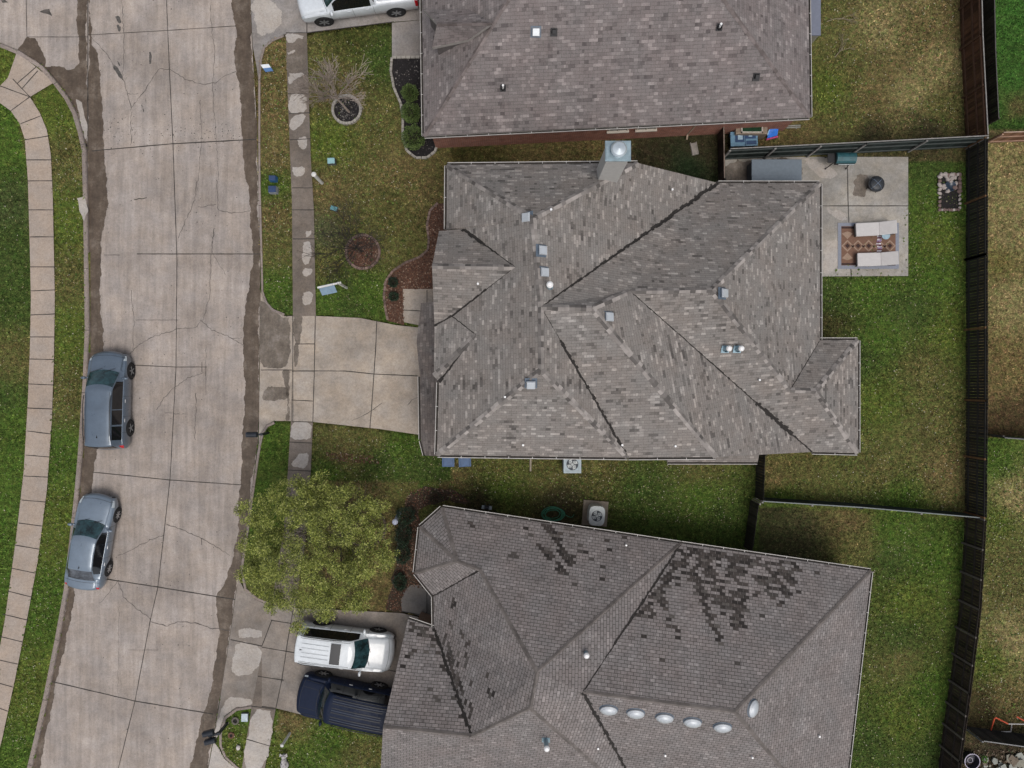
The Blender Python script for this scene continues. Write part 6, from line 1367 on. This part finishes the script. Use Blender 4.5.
M_orn = plain('ornament_grey', (.38, .36, .36), .8, var=.35, scale=12)
q = MB(); q.lathe((0, -.25, 0), [(.20, 0), (.21, .12), (.15, .2), (.12, .28), (0, .30)], 14); q.ell((0, .02, .2), (.13, .2, .2), 10, 7, jit=.1); q.build('base', M_orn, r); q = MB(); q.ell((.03, .28, .28), (.14, .12, .16), 10, 7, jit=.08); q.face([(-.19, .25, .3), (-.15, .45, .34), (0, .36, .38)]); q.face([(.22, .25, .3), (.20, .44, .34), (.05, .36, .38)]); q.build('figure', M_orn, r)
M_box = plain('mailbox_black', (.010, .014, .022), .45, var=.2)
def mbox(mb_, c, rz, w=.26, l=.5, h=.24):
    i0 = len(mb_.v); rows = []
    for x in (-l / 2, l / 2): rows.append([(x, -w / 2, 0)] + [(x, -w / 2 * math.cos(a), h * .5 + h * .5 * math.sin(a)) for a in [math.pi * k / 8 for k in range(9)]] + [(x, w / 2, 0)])
    mb_.grid(rows, closed=True); mb_.face(rows[0]); mb_.face(rows[1][::-1])
    for k in range(i0, len(mb_.v)): v = Matrix.Rotation(rz, 3, 'Z') @ Vector(mb_.v[k]); mb_.v[k] = tuple(v + Vector(c))
def mailbox(px, py, dirv, h, label, twin):
    r = one('mailbox', label, 'mailbox', px, py); d = Vector((dirv[0], dirv[1], 0)).normalized(); n = Vector((-d.y, d.x, 0)); ang = math.atan2(d.y, d.x)
    q = MB(); q.box((0, 0, h / 2), (.11, .11, h), ang); q.box(d * .2 + Vector((0, 0, h - .03)), (.6, .09, .07), ang); q.tube([(0, 0, h - .4), tuple(d * .3 + Vector((0, 0, h - .06)))], .03, 6); q.build('post', M_box, r)
    for s in ((-.2, .2) if twin else (0,)):
        q = MB(); mbox(q, d * .38 + n * s + Vector((0, 0, h + .01)), ang); q.build('box', M_box, r); q = MB(); q.box(d * .64 + n * s + Vector((0, 0, h + .12)), (.02, .22, .2), ang); q.build('door', plain('mail_door', (.03, .04, .06), .4), r)
    if twin: q = MB(); q.box(d * .38 + Vector((0, 0, h - .0)), (.12, .5, .03), ang); q.build('bracket', M_box, r)
mailbox(227.5, 723, (-1, -.25), 1.15, 'black twin mailbox leaning over the gutter from the grass island', True)
mailbox(268, 433, (-1, 0), 1.05, 'black single mailbox on the verge beside the middle driveway', False)
# ---- lower right corner
r = one('toy_goal', 'small orange and white toy goal frame above the dark grey fence', 'goal', 1000, 722)
M_or = plain('goal_orange', (.60, .10, .045), .5); M_gw = plain('goal_white', (.42, .40, .38), .6)
q = MB(); q.tube([(-.52, -.48, .05), (-.52, .32, .35), (-.48, .40, .38)], .035, 8); q.tube([(-.48, .40, .38), (-.02, .20, .62)], .035, 8); q.tube([(.55, .45, .4), (1.1, .18, .62)], .035, 8); q.build('side_frame', M_or, r)
q = MB(); q.tube([(-.02, .20, .62), (1.1, .18, .62)], .03, 8); q.tube([(-.52, -.48, .05), (.5, -.46, .05)], .03, 8); q.tube([(.5, -.46, .05), (.52, -.02, .1)], .03, 8); q.build('crossbar', M_gw, r)
g = G(968, 758); r = thing('wash_tub', 'round tub with a white rim and a smaller ring inside, by the stone pile', 'tub', (g.x, g.y, 0))
q = MB(); q.lathe((0, 0, 0), [(.34, 0), (.37, .3), (.385, .31), (.385, .325), (.36, .32), (.33, .04), (0, .03)], 28); q.build('bucket', plain('tub_dark', (.03, .03, .045), .6), r); q = MB(); q.lathe((0, 0, .33), [(.385, 0), (.39, .02), (.362, .02), (.36, 0)], 28); q.build('rim', plain('tub_rim', (.52, .48, .6), .5), r); q = MB(); q.lathe((.06, -.07, .05), [(.14, 0), (.14, .03), (.115, .03), (.11, 0)], 22); q.build('inner_ring', plain('tub_ring', (.4, .38, .45), .5), r)
q = MB(); rr = random.Random(2)
for k in range(70):
    px, py = rr.uniform(984, 1040), rr.uniform(752, 785)
    if px < 1000 and py < 756: continue
    g = G(px, py); s = rr.uniform(.10, .34) * (1 if px > 1000 else .6); an = rr.uniform(0, 3)
    n = rr.randint(4, 6); z = rr.uniform(.05, .22); th = rr.uniform(.04, .08); ps = [(g.x + math.cos(an + a * 6.283 / n) * s * rr.uniform(.6, 1), g.y + math.sin(an + a * 6.283 / n) * s * rr.uniform(.6, 1)) for a in range(n)]; tz = (rr.uniform(-.2, .2), rr.uniform(-.2, .2))
    top = [(x, y, z + (x - g.x) * tz[0] + (y - g.y) * tz[1]) for x, y in ps]; bt = [(x, y, zz - th) for x, y, zz in top]; m = rr.choice([0, 0, 1, 2]); q.face(top, m); q.grid([bt, top], m, closed=True)
tag(q.build('rubble', [plain('flag_a', (.22, .21, .17), .85, var=.2), plain('flag_b', (.14, .11, .08), .85, var=.3), plain('flag_c', (.28, .29, .26), .85, var=.2)]), 'heap of broken flagstones in the lower right corner', 'stones', kind='stuff')
quads('corner_litter', [(G2([(965, 750), (1040, 750), (1040, 800), (960, 800)]), 700)], [(.05, .03, .02), (.12, .08, .05), (.2, .16, .12), (.03, .06, .02)], (.05, .14), 'twigs and dead leaves round the stone heap', 'leaves')
shrub('weed', 'bright green weed clump beside the round tub', 'plant', 983, 758, .12, .18, .25, leafy('leaf_lime', [(.06, .16, .02), (.12, .25, .04)]), 150, seed=3)
